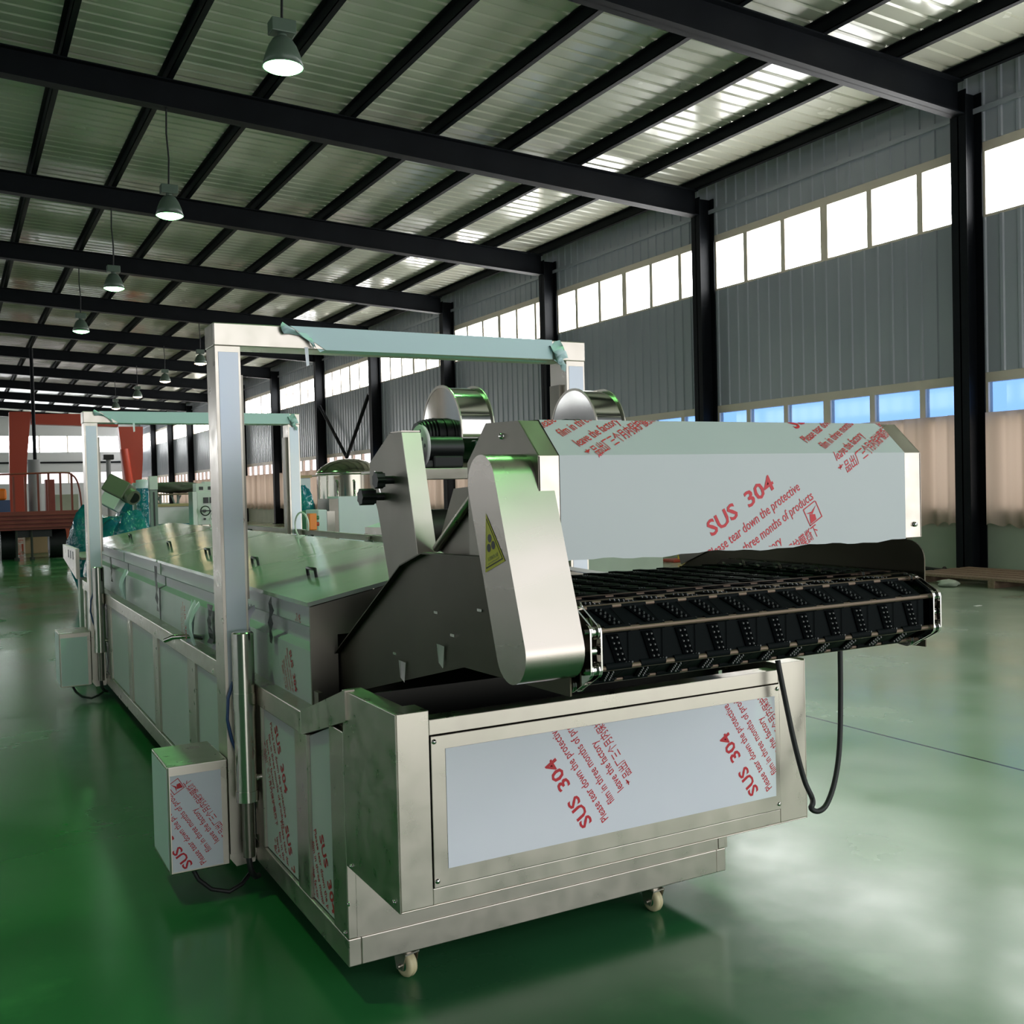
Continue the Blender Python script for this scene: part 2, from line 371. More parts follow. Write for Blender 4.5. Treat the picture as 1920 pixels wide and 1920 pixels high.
# end wall windows
for i, (z0, z1) in enumerate(((2.75, 3.62), (5.28, 6.57))):
    fr = MB()
    xx = XL
    while xx < XW:
        fr.box(xx-.05, xx+.05, Y1, Y1+.1, z0, z1); xx += 2.1
    o = fr.build('window_%d' % (wn+1+i), 'winframe'); struct(o, ('lower', 'upper')[i]+' window strip across the far end wall', 'window')
    p = MB(); p.face([(XL, Y1+.05, z0), (XW, Y1+.05, z0), (XW, Y1+.05, z1), (XL, Y1+.05, z1)]); p.build('pane', 'pane' if i else 'pane_pink', o)
    area('daylight_and_fill', ((XL+XW)/2, Y1+.4, (z0+z1)/2), (-pi/2, 0, 0), XW-XL, z1-z0+.1, SKY)
# fill lights in the added gateway behind the viewpoint
area('daylight_and_fill', ((DX0+DX1)/2, Y0-.5, 1.0), (pi/2, 0, 0), DX1-DX0, 2.0, 1.8, (1, .98, .96))   # added low fill for the cabinet front
area('daylight_and_fill', ((DX0+DX1)/2, Y0-.5, (DZ+2)/2), (pi/2, 0, 0), DX1-DX0, DZ-2, 1.0, (.98, .99, 1))

# frames: columns, rafters, purlins
def ibeam(mb, p, q, d, w, tw=.012, tf=.02):
    pass
for k, y in enumerate(BAYS):
    for side, x, sg in (('right', XW, 1), ('left', XL, -1)):
        mb = MB(); xo, xi = x-sg*.02, x-sg*.40
        lo, hi = min(xo, xi), max(xo, xi)
        mb.box(lo, lo+.02, y-.14, y+.14, 0, zb(x)+.4); mb.box(hi-.02, hi, y-.14, y+.14, 0, zb(x)+.4); mb.box(lo, hi, y-.012, y+.012, 0, zb(x)+.4)
        mb.box(lo-.06, hi+.01, y-.2, y+.2, 0, .03)
        struct(mb.build('column', 'frame_paint'), 'dark steel column against the %s wall, %s' % (side, along(k-2, 'one')), 'column', 'wall columns')
    mb = MB(); w = .12
    xs = [XL+.1, XL+.9, XR, XW-.9, XW-.1]
    def zlow(x): return zb(x)-(.10 if abs(x-XR) > 17 else 0)
    for a, c in ((XL+.4, XR), (XR, XW-.4)):
        mb.prism([(a, zb(a)), (c, zb(c)), (c, zt(c)), (a, zt(a))], 1, y-.01, y+.01)
        for dz, h in ((0, .02), (-1, .02)):
            f = (lambda x: zt(x)-.02) if dz == -1 else (lambda x: zb(x))
            mb.prism([(a, f(a)), (c, f(c)), (c, f(c)+.02), (a, f(a)+.02)], 1, y-w, y+w)
    struct(mb.build('rafter', 'frame_paint'), 'dark steel rafter carrying the roof, %s' % along(k-2, 'one'), 'rafter', 'roof rafters')
px = [13.75, 12.37, 10.88, 9.35, 7.85, 6.28, 4.76, 3.24, 1.70, .16, -1.38, -2.9]
for k, x in enumerate(px):
    for sd in (0, 1):
        xx = x if not sd else 2*XR-x
        mb = MB(); z = zt(xx)
        mb.box(xx-.035, xx-.025, Y0, Y1, z, z+.19); mb.box(xx-.035, xx+.06, Y0, Y1, z, z+.012); mb.box(xx-.10, xx-.025, Y0, Y1, z+.178, z+.19)
        struct(mb.build('purlin', 'frame_paint'), 'dark purlin under the roof sheet, %s up from the %s eave' % (nth(k), ('right', 'left')[sd]), 'purlin', 'roof purlins')
# V brace between two far columns
for nm, (ya, yb) in (('towards the viewpoint', (36.45, 39.1)), ('towards the far end', (42.3, 39.1))):
    mb = MB(); mb.cyl((13.93, ya, 5.15), (13.93, yb, 2.85), .07, 8)
    tag(mb.build('brace', 'frame_paint'), 'dark steel diagonal of the V brace on the right wall, leaning %s' % nm, 'brace', None, 'structure')

# curtains below the lower windows on the right
for k in range(1, 12):
    ya, yb = BAYS[k]+.25, BAYS[k+1]-.25
    mb = MB(); n = 150; vs = []
    for i in range(n+1):
        y = ya+(yb-ya)*i/n; f = math.sin(i*.83+k)*.035+math.sin(i*.31+2*k)*.05
        vs += [(XW-.13+f, y, 2.47), (XW-.13+f*1.1, y, .72+.03*math.sin(i*.9)+.02*math.sin(i*.27))]
    mb.grid(vs, [(2*i, 2*i+1, 2*i+3, 2*i+2) for i in range(n)], 0, True)
    tag(mb.build('curtain', 'curtain'), 'beige curtain under the blue windows, %s bay along from the right edge' % nth(k-1), 'curtain', 'window curtains')

# high-bay lamps
def lamp(x, y, z, warm, lab, drop):
    t = thing('high_bay_lamp', lab, 'lamp', (x, y, z), 'hanging high bay lamps')
    mb = MB(); mb.tube([(x, y, z+.48), (x+.015, y, z+.9), (x-.01, y, z+1.3), (x, y, zb(x)+.01)], .014, 8); mb.build('cord', 'rubber', t)
    mb = MB(); mb.box(x-.13, x+.13, y-.09, y+.09, z+.34, z+.48); mb.cyl((x, y, z+.30), (x, y, z+.35), .05, 14); mb.build('ballast_box', 'shade', t, .01)
    mb = MB(); mb.lathe([(0, .312), (.07, .31), (.10, .29), (.145, .22), (.185, .12), (.215, .0), (.205, .0), (.175, .12), (.13, .22), (.06, .27), (0, .28)], (x, y, z), 28); mb.build('lamp_shade', 'shade', t)
    mb = MB(); mb.lathe([(0, -.055), (.06, -.051), (.12, -.036), (.17, -.016), (.204, .004)], (x, y, z), 28); mb.build('lamp_lens', 'lamp_warm' if warm else 'lamp_green', t)
    l = bpy.data.lights.new('lamp_light', 'SPOT'); l.energy = 130 if warm else 95; l.color = (1, .8, .5) if warm else (.30, 1, .30)
    l.spot_size = math.radians(135); l.spot_blend = .6; l.shadow_soft_size = .2
    o = bpy.data.objects.new('lamp_light', l); COL.objects.link(o); o.location = (x, y, z-.09)
for k, y in enumerate((-2.2, 4.2, 10.6, 16.95, 23.3, 29.6)):
    lamp(3.20, y, 5.95, False, 'green glowing bell lamp hung from a rafter, %s of the four in view' % ('largest and nearest', 'second largest', 'third largest', 'smallest')[k-2] if k > 1 else 'green bell lamp over the near end, outside the photo, %s of its row' % nth(k), 1.6)
for k, y in enumerate((4.2, 10.6)):
    lamp(-1.1, y, 5.95, False, 'green bell lamp over the left of the hall, outside the photo, %s of two' % nth(k), 1.6)
for k, (xx, y) in enumerate(((7.66, 36), (7.55, 42.0), (7.55, 48.8), (7.5, 55.4))):
    lamp(xx, y, 6.0, True, 'warm glowing bell lamp far down the hall, %s nearest of the warm ones' % nth(k), 1.5)

# ------------------------------------------------------------------ the machine: tank body
XA, XB, XC = .976, 2.396, 1.686        # left face, right face, centre line
YF, YE = 2.846, 9.55                    # front of base, far end
fry = thing('frying_machine', 'long low stainless steel machine body with film-covered side panels and gabled lids on casters', 'machine', (XC, 6.2, 0))
mb = MB()
for x0, x1 in ((XA, XA+.04), (XB-.04, XB)): mb.box(x0, x1, YF, YE, .105, .187)
mb.box(XA+.04, XB-.04, YF, YF+.04, .105, .187); mb.box(XA+.04, XB-.04, YE-.04, YE, .105, .187)
for y in (4.4, 6, 7.8): mb.box(XA+.04, XB-.04, y, y+.06, .11, .17)
mb.build('base_rail', 'steel', fry, .003)
mb = MB()
for x0, x1 in ((XA-.006, XA+.075), (XB-.075, XB+.006)): mb.box(x0, x1, 3.235, YE, .715, .792)
mb.build('top_rail', 'steel', fry, .004)
for x in (XA-.006, XB-.024):
    mb = MB(); mb.prism([(3.235, .715), (3.235, .792), (2.80, .931), (2.80, .84)], 0, x, x+.03); mb.build('sloping_rail', 'steel', fry, .003)
posts = [(2.846, 2.972), (3.203, 3.335), (3.758, 3.87), (4.46-.12, 4.46), (4.924, 5.10), (5.915, 6.07), (6.90, 7.03), (7.86, 8.0), (8.75, 8.88), (9.43, 9.55)]
for (a, c) in posts:
    for x0, x1 in ((XA, XA+.03), (XB-.03, XB)):
        mb = MB(); mb.box(x0, x1, a, c, .187, .715 if a > 3.3 else (.72 if a > 3 else .80)); mb.build('post', 'steel', fry, .003)
for i in range(len(posts)-1):
    a, c = posts[i][1], posts[i+1][0]
    for side in (0, 1):
        if side and i not in (0, 3, 6): continue
        mb = MB(); x = XA+.012 if not side else XB-.012
        aa, cc = (a, c) if not side else (a, posts[min(i+3, 9)][0])
        zt_ = .715
        pts = [(aa, .19), (cc, .19), (cc, zt_), (aa, .79 if i == 0 and not side else zt_)]
        mb.prism(pts, 0, x, x+(.006 if not side else -.006))
        if not side:
            fn = lambda u, v: (XA+.011, -u, v)
            if i == 0: film_print(mb, fn, -3.13, .41, math.radians(-62), .24, (-c, -a, .2, .72), 1, False)
            if i == 1:
                film_print(mb, fn, -3.62, .66, math.radians(-62), .24, (-c, -a, .2, .70), 1, False)
                film_print(mb, fn, -3.52, .33, math.radians(-62), .24, (-c, -a, .2, .70), 1, False)
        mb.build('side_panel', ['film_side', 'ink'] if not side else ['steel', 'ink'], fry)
# inner tank shell and the front end
mb = MB()
mb.box(XA+.05, XB-.05, 3.3, YE-.03, .60, .62); mb.box(XA+.06, XA+.075, 3.25, YE-.03, .62, .84); mb.box(XB-.075, XB-.06, 3.25, YE-.03, .62, .84)
mb.box(XA+.06, XB-.06, YE-.05, YE-.035, .19, 1.02)
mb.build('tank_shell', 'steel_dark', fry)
mb = MB(); mb.box(XA+.03, XB+.012, YF+.004, YF+.018, .187, .45); mb.build('front_panel', 'steel', fry)
mb = MB(); mb.box(XA+.03, XB-.01, YF+.006, YF+.016, .45, .90); mb.build('inner_back', 'pit', fry)  # upper front panel, recess shade put into its dark colour
mb = MB(); mb.box(XA+.03, XB-.03, YF+.018, 3.30, .55, .56); mb.box(XA+.03, XA+.04, YF+.02, 3.30, .56, .78); mb.box(XB-.04, XB-.03, YF+.02, 3.30, .56, .78)
mb.build('front_sump', 'pit', fry)
# cover sides, lids, gables
EZ, RZ = 1.118, 1.247
secs = [(3.31, 6.10), (6.13, 7.52), (7.55, 9.35)]
prof = [(.79, .055), (.97, .055), (.985, .09), (1.035, .09), (1.05, .065), (EZ, .065), (EZ, .075), (1.055, .075), (1.04, .10), (.98, .10), (.965, .065), (.79, .065)]
for a, c in secs:
    for sg in (0, 1):
        mb = MB()
        pr = [(z, (XA+d) if not sg else (XB-d)) for z, d in prof]
        n = len(pr)
        A = [(x, a, z) for z, x in pr]; B = [(x, c, z) for z, x in pr]
        mb.grid(A+B, [(i, (i+1) % n, n+(i+1) % n, n+i) for i in range(n)])
        mb.face(A); mb.face(B[::-1])
        if not sg and a < 4:
            film_print(mb, lambda u, v: (XA+.063, -u, v), -3.46, 1.075, math.radians(-65), .11, (-3.6, -3.315, 1.052, EZ), 1, False)
            film_print(mb, lambda u, v: (XA+.053, -u, v), -3.55, .94, math.radians(-65), .15, (-3.8, -3.315, .80, .96), 1, False)
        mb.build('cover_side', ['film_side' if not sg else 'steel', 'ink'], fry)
for i, (a, c) in enumerate(secs):
    for sg in (0, 1):
        s = 1 if not sg else -1
        xe = XA+.045 if not sg else XB-.045
        nx, nz_ = -s*.19, .98
        mb = MB(); ya, yb = a+(.0 if i else -.02), c-.004
        n = 6
        for t in range(n):
            u0, u1 = t/n, (t+1)/n
            P = [(xe+(XC-xe)*u, EZ+.003+(RZ-EZ)*u) for u in (u0, u1)]
            mb.grid([(P[0][0], ya, P[0][1]), (P[1][0], ya, P[1][1]), (P[1][0], yb, P[1][1]), (P[0][0], yb, P[0][1]),
                     (P[0][0], ya, P[0][1]+.014), (P[1][0], ya, P[1][1]+.014), (P[1][0], yb, P[1][1]+.014), (P[0][0], yb, P[0][1]+.014)],
                    [(0, 1, 2, 3), (7, 6, 5, 4), (0, 4, 5, 1), (2, 6, 7, 3)]+([(0, 3, 7, 4)] if t == 0 else []))
        lid = mb.build('lid', 'film_green', fry)
        for yy in ([a+.55, (a+c)/2, c-.4] if c-a > 2 else [(a+c)/2]):
            k = .30; hx, hz = xe+(XC-xe)*k, EZ+.017+(RZ-EZ)*k
            h = MB(); h.tube([(hx, yy-.05, hz), (hx-s*.004, yy-.05, hz+.03), (hx-s*.004, yy+.05, hz+.03), (hx, yy+.05, hz)], .007, 8); h.build('handle', 'black', lid)
for a in (3.30, 9.36):
    mb = MB(); mb.prism([(XA+.055, .79), (1.125, .79), (1.125, 1.02), (2.247, 1.02), (2.247, .79), (XB-.055, .79), (XB-.055, EZ), (XC, RZ), (XA+.055, EZ)], 1, a, a+.008); mb.build('gable_plate', 'steel_dark', fry)
for yy, x in ((5.43, XC-.02), (7.4, XC-.05)):
    mb = MB(); mb.tube([(x, yy+.12*math.cos(t), RZ+.075+.07*math.sin(t)+.0*t) for t in [(-1.35+i*.27) for i in range(19)]], .005, 6)
    mb.box(x-.02, x+.02, yy+.01, yy+.05, RZ+.005, RZ+.02); mb.build('wire_loop', 'white_box', fry)
# clips and torn film along the left cover side
rnd = random.Random(3)
for yy, z0, z1, w in ((6.11, .84, 1.10, .05), (8.0, .88, 1.06, .06), (4.75, .82, 1.0, .06), (3.72, .95, 1.12, .035)):
    mb = MB(); n = 7; L, R_ = [], []
    for i in range(n+1):
        z = z0+(z1-z0)*i/n; L.append((XA+.045-.012*rnd.random(), yy-w*(.3+.7*rnd.random()), z)); R_.append((XA+.045-.012*rnd.random(), yy+w*(.3+.7*rnd.random()), z))
    mb.grid(L+R_, [(i, i+1, n+2+i, n+1+i) for i in range(n)]); mb.build('seam_strip', 'black', fry)
for yy, zc, sc in ((7.2, .93, .09), (5.0, .90, .10), (3.95, 1.02, .05)):
    mb = MB(); n = 9; vs = []
    for i in range(n+1):
        for j in range(6):
            u, v = i/n-.5, j/5
            vs.append((XA+.03-.035*math.sin(v*3)*(.6+.5*math.sin(u*9+yy))-.02*v, yy+u*sc*2*(1-.35*math.sin(v*5)), zc+sc*.9-v*sc*2+.012*math.sin(u*14)))
    mb.grid(vs, [(i*6+j, i*6+j+1, (i+1)*6+j+1, (i+1)*6+j) for i in range(n) for j in range(5)], 0, True)
    if sc == .10: film_print(mb, lambda u, v: (XA-.03, -u, v), -4.98, .98, math.radians(-80), .16, (-5.06, -4.9, .82, 1.0), 1, False)
    mb.build('torn_film', ['film', 'ink'], fry)
mb = MB(); mb.tube([(XA+.07, 5.0, .815), (XA+.0, 5.05, .825), (XA-.06, 5.1, .82), (XA-.09, 5.15, .80)], .012, 8); mb.build('drain_spout', 'tube', fry)
# pipe rail along the far side
mb = MB(); mb.box(2.43, 2.47, 3.9, 10.1, 1.165, 1.205); mb.box(2.41, 2.43, 4.2, 4.24, .75, 1.2); mb.box(2.41, 2.43, 7.9, 7.94, .75, 1.2); mb.box(2.40, 2.43, 6.4, 6.44, .75, 1.2)
mb.build('pipe_rail', 'steel_dark', fry, .004)
for k, (ya, yb) in enumerate(((4.3, 6.35), (6.6, 8.6))):
    mb = MB(); mb.prism([(2.38, 1.00), (2.40, 1.00), (2.35, 1.14), (2.33, 1.14)], 1, ya, yb); mb.build('flap', 'film', fry)
# casters
for cx, cy, rz in ((1.185, 2.915, .25), (2.115, 2.905, .15), (1.185, 8.9, .1), (2.16, 8.9, -.2)):
    X = Matrix.Translation((cx, cy, 0)) @ Matrix.Rotation(rz, 4, 'Z')
    def tr(m_): m_.v = [tuple(X @ Vector(v)) for v in m_.v]; return m_
    mb = MB(); mb.box(-.045, .045, -.04, .04, .099, .105); mb.cyl((0, 0, .078), (0, 0, .10), .024, 18)
    for s in (-1, 1): mb.prism([(-.03, .082), (.03, .082), (.018, .028), (-.014, .028)], 0, s*.024, s*.027)
    mb.box(-.027, .027, -.03, .03, .078, .083); mb.cyl((-.036, 0, .04), (.036, 0, .04), .007, 10)
    c = tr(mb).build('caster', 'steel', fry)
    mb = MB(); mb.lathe([(.012, -.017), (.028, -.017), (.036, -.014), (.040, -.006), (.0365, -.001), (.0365, .001), (.040, .006), (.036, .014), (.028, .017), (.012, .017)], (0, 0, .04), 28, 0, 'x')
    tr(mb).build('wheel', 'cream', c)
    mb = MB(); mb.lathe([(0, -.0185), (.016, -.0185), (.02, -.0165)], (0, 0, .04), 20, 0, 'x'); tr(mb).build('hub', 'green_paint', c)
# infeed end beyond the second gantry
for x in (XA-.05, XB-.01):
    mb = MB(); mb.prism([(9.56, .80), (10.7, .93), (10.7, 1.06), (9.56, 1.06)], 0, x, x+.03); mb.build('infeed_side', 'steel', fry, .003)
mb = MB(); mb.box(XA+.0, XB-.02, 9.6, 10.68, .96, .98); mb.build('infeed_bed', 'steel_dark', fry)
mb = MB()
for yy in (9.75, 9.95, 10.15): mb.box(XA-.053, XA-.049, yy, yy+.05, .96, 1.03)
mb.build('slot', 'black', fry)
mb = MB(); mb.box(XA-.02, XA+.06, 9.62, 9.76, .36, .80); mb.box(XB-.06, XB, 9.62, 9.76, .36, .80); mb.build('infeed_leg', 'white_box', fry, .004)
for yy, x in ((9.3, XA+.05), (9.3, XB-.05)):
    mb = MB(); mb.cyl((x, yy, .02), (x, yy, .12), .018, 14); mb.cyl((x, yy, 0), (x, yy, .02), .05, 20); mb.build('levelling_foot', 'chrome', fry)

# front cabinet hung on the body
FY, BY = 2.437, 2.842
FZ0, FZ1 = .408, .925
cab = MB()
t = .004
cab.box(XA, XA+t, FY, BY, FZ0, FZ1); cab.box(XB-t, XB, FY, BY, FZ0, FZ1); cab.box(XA+t, XB-t, FY, BY, FZ0, FZ0+t)
cab.box(XA+t, XA+.095, FY, FY+.09, FZ0+t, FZ1); cab.box(XB-.115, XB-t, FY, FY+.09, FZ0+t, FZ1-.005)
cab.box(XA+.095, XB-.115, FY+.001, FY+.06, FZ0+t, .455); cab.box(XA+.095, XB-.115, FY+.001, FY+.06, .858, .90)
cab.box(XA+t, XA+.06, FY+.09, BY, FZ1-.03, FZ1); cab.box(XB-.06, XB-t, FY+.09, BY, FZ1-.03, FZ1)
cabo = cab.build('front_cabinet', 'steel', fry, .004)
mb = MB(); mb.box(XA+.1, XB-.12, FY+.07, FY+.08, FZ0+.01, .86); mb.box(XA+.01, XB-.01, FY+.1, BY-.01, .78, .785); mb.build('cabinet_tray', 'pit', cabo)
pnl = MB(); pnl.box(XA+.097, XB-.117, FY-.004, FY+.001, .457, .856); pn = pnl.build('access_panel', 'steel', cabo, .0015)
mb = MB(); u0, u1, v0, v1 = XA+.138, XB-.138, .503, .820
mb.box(u0, u1, FY-.0055, FY-.004, v0, v1)
fnf = lambda u, v: (u, FY-.0062, v)
film_print(mb, fnf, 1.565, .548, math.radians(121), .235, (u0, u1, v0, v1))
film_print(mb, fnf, 2.185, .535, math.radians(121), .235, (u0, u1, v0, v1))
mb.build('panel_film', ['film', 'ink'], cabo)
for x in (XA+.106, XB-.126):
    for z in (.475, .842):
        mb = MB(); mb.lathe([(.007, 0), (.006, -.004), (0, -.005)], (x, FY-.004, z), 12, 0, 'y'); mb.build('screw', 'chrome', cabo)
mb = MB()
for y, z in ((2.80, .42), (2.83, .30), (2.87, .20), (2.47, .43)):
    mb.lathe([(.007, 0), (.006, -.004), (0, -.005)], (XA-.0005, y, z), 10, 0, 'x')
mb.build('rivet', 'chrome', fry)

# ------------------------------------------------------------------ lifting gantries over the body
def copy_tree(o, parent=None):
    c = o.copy(); COL.objects.link(c)
    if parent is not None: c.parent = parent
    for ch in list(o.children): copy_tree(ch, c)
    return c
PXL, PXR = (.874, .968), (2.404, 2.498)
def gantry(gy, lab, torn):
    g = thing('lifting_gantry', lab, 'gantry', (XC, gy+.07, .15), 'lifting gantries over the machine')
    for a, c in (PXL, PXR):
        mb = MB(); mb.box(a, c, gy, gy+.14, .15, 2.052)
        mb.box(a+.012, c-.008, gy-.0015, gy, .75 if a < 1 else .3, 2.03, 1)
        mb.build('post', ['steel', 'post_film'], g, .004)
    mb = MB(); mb.box(PXL[0]-.004, PXR[1]+.004, gy-.003, gy+.143, 2.052, 2.138); bm_ = mb.build('crossbeam', 'steel', g, .004)
    mb = MB()
    x0, x1 = (1.16, 2.33) if torn else (.98, 2.42)
    n = 24; rnd = random.Random(int(gy*10)); vs = []
    mb.grid([(x0+.14, gy-.006, 2.052), (x1, gy-.006, 2.056), (x1, gy-.006, 2.139), (x0, gy-.006, 2.139), (x0, gy+.14, 2.141), (x1, gy+.14, 2.141), (x0+.14, gy+.06, 2.0495), (x1, gy+.06, 2.0495)],
            [(0, 1, 2, 3), (3, 2, 5, 4), (0, 6, 7, 1)])
    mb.build('beam_film', 'film_beam', bm_)
    # torn, curling ends of the film
    for xx, k in ((x0, -1), (x1, 1)):
        mb = MB(); vs = []
        for i in range(8):
            for j in range(5):
                u, v = i/7, j/4
                vs.append((xx+(.14*(1-u) if k < 0 else 0)+k*(.05*v+.02*math.sin(u*7+v*3)), gy-.008-.022*math.sin(v*2.6)-.007*math.sin(u*11+k), 2.053+.086*u-.045*v*(k > 0)-.012*math.sin(v*7+u*9)))
        mb.grid(vs, [(i*5+j, i*5+j+1, (i+1)*5+j+1, (i+1)*5+j) for i in range(7) for j in range(4)], 0, True)
        mb.build('torn_film', 'film_beam', bm_)
    mb = MB(); mb.face([(1.215, gy-.004, 2.06), (1.23, gy-.004, 2.06), (1.23, gy-.012, 1.99), (1.217, gy-.016, 1.985)]); mb.build('film_tail', 'film', bm_)
    # guide channels, brackets and drive boxes at both posts
    for sd in (0, 1):
        mir = (lambda x: x) if not sd else (lambda x: 2*XC-x)
        def bx(m_, xa, xb, *r): m_.box(min(mir(xa), mir(xb)), max(mir(xa), mir(xb)), *r)
        mb = MB(); bx(mb, .968, .985, gy+.04, gy+.12, 1.10, 1.95); mb.build('guide_channel', 'steel_dark', g)
        mb = MB(); bx(mb, .952, .9755, gy+.02, gy+.12, .20, .30); bx(mb, .952, .9695, gy+.02, gy+.12, .70, .78); mb.build('bracket', 'steel', g, .002)
        mb = MB(); bx(mb, .655, .872, gy-.003, gy+.33, .115, .512); box_ = mb.build('drive_box', 'steel', g, .005)
        mb = MB(); bx(mb, .664, .846 if not sd else .866, gy-.0045, gy-.003, .125, .478)
        if not sd:
            if torn: film_print(mb, lambda u, v: (u, gy-.0053, v), .735, .145, math.radians(121), .21, (.664, .846, .125, .478))
            mb.box(.6538, .655, gy+.01, gy+.32, .13, .50)
        mb.build('box_film', ['film', 'ink'], box_)
        mb = MB(); mb.prism([(mir(.86), .15), (mir(.98), .15), (mir(.97), .10), (mir(.90), .095)] if not sd else [(mir(.98), .15), (mir(.86), .15), (mir(.90), .095), (mir(.97), .10)], 1, gy+.02, gy+.12); mb.build('foot_plate', 'steel', g)
    # polished actuator in front of the left post and its pipe
    cx, cy = .930, gy-.055
    mb = MB(); mb.cyl((cx, cy, .40), (cx, cy, .985), .040, 28); mb.cyl((cx, cy, .985), (cx, cy, .99), .040, 28, 0, .034)
    mb.cyl((cx, cy, .70), (cx, cy, .765), .0425, 28); mb.cyl((cx, cy, .36), (cx, cy, .40), .0425, 28)
    a_ = mb.build('actuator', 'tube', g)
    mb = MB(); mb.cyl((cx, cy, .15), (cx, cy, .36), .022, 20); mb.build('actuator_rod', 'steel_dark', a_)
    mb = MB(); mb.cyl((cx+.03, cy-.012, .445), (.983, cy-.012, .445), .014, 14); mb.build('pipe', 'tube', a_)
    mb = MB(); mb.tube([(cx-.03, gy-.01, .80), (cx-.05, gy-.012, .74), (cx-.055, gy-.012, .66), (cx-.04, gy-.012, .58), (cx-.01, gy-.012, .50)], .006, 8); mb.build('hose', 'blue_paint', g)
    mb = MB(); mb.tube([(cx-.01, cy+.02, .21), (cx-.005, cy-.01, .15), (cx+.0, cy-.02, .10), (cx+.02, cy, .07), (.97, cy+.03, .06)], .011, 8)
    mb.tube([(.74, gy+.05, .116), (.76, gy+.03, .07), (.80, gy, .035), (.86, gy-.02, .02), (.91, gy-.01, .035), (.97, gy+.06, .055)], .008, 8)
    mb.build('cable', 'rubber', g)
    return g
M['post_film'] = mat('thin_bluish_film', (.50, .56, .66), .30, .35, .5, noise=(3, (.56, .58, .62), (1, 1, .6)), bump=(4, .1, .01))
gantry(3.86, 'near stainless gantry with torn blue film on its crossbeam, straddling the machine', True)
gantry(8.13, 'far stainless gantry, smaller in view, with blue film along its whole crossbeam', False)

# ------------------------------------------------------------------ outfeed conveyor
CXL, CXR = 1.130, 2.230
con = thing('outfeed_conveyor', 'outfeed chain conveyor with black studded plate belt and steel side plates', 'conveyor', (XC, 2.5, .85))
top = [(1.83, 1.055), (1.83, 1.285)]+[(1.885-.055*math.cos(t), 1.285+.050*math.sin(t)) for t in [pi/2*i/6 for i in range(1, 7)]]
top += [(2.555, 1.325), (2.707, 1.284), (3.40, .90), (3.40, .80), (3.165, .848), (2.34, 1.045)]
for x, s in ((CXL, 1), (CXR, -1)):
    mb = MB(); mb.prism(top[::-1], 0, x, x+s*.004)
    for p, q in zip(top[7:11], top[8:11]):     # rolled top edge
        mb.prism([(p[0], p[1]), (q[0], q[1]), (q[0], q[1]+.004), (p[0], p[1]+.004)][::1], 0, x-s*.018, x+s*.004)
    sp = mb.build('side_plate', 'plate', con, .0012)
    if s == 1:
        for y, z in ((2.50, 1.17), (2.40, 1.12), (2.80, 1.02), (2.24, 1.20)):
            h = MB(); h.box(x-.003, x, y-.012, y+.012, z-.0035, z+.0035); h.build('slot', 'chrome', sp)
        for y, z in ((2.46, 1.085), (2.73, 1.005)):
            h = MB(); rnd = random.Random(int(y*100)); 
            for q in range(5):
                a0 = rnd.uniform(-.012, .012); h.face([(x-.004, y+a0-.007, z), (x-.016, y+a0, z+.006), (x-.012, y+a0*.3+.006, z-.045), (x-.004, y+a0*.3, z-.052-.01*rnd.random())])
            h.build('film_scrap', 'paper', sp)
    h = MB(); h.lathe([(.017, 0), (.016, -s*.008), (.008, -s*.011), (0, -s*.011)], (x-s*.0, 1.90, 1.235), 18, 0, 'x'); h.build('bolt', 'chrome', sp)
yc, zc = 1.850, 1.156; rO = .080
path = []
for a in (90, 150, 210, 270): path.append((yc+rO*math.cos(math.radians(a)), zc+rO*math.sin(math.radians(a))))
fwd = [(path[0][0]+.080*i, path[0][1]) for i in range(1, 10)]
y_, z_ = fwd[-1]; dn = [(y_+.070*i, z_-.0388*i) for i in range(1, 10)]
bk = [(path[-1][0]+.080*i, path[-1][1]+.010*min(i, 2)) for i in range(1, 6)]
loop = dn[::-1]+fwd[::-1]+path+bk
bx0, bx1 = 1.178, 2.160
belt = MB(); rods = MB()
def seg_frame(p, q):
    d = Vector((0, q[0]-p[0], q[1]-p[1])); L = d.length; d.normalize(); nrm = Vector((0, -d.z, d.y))   # outward on the left of travel
    return d, nrm, L
NCELL = 11
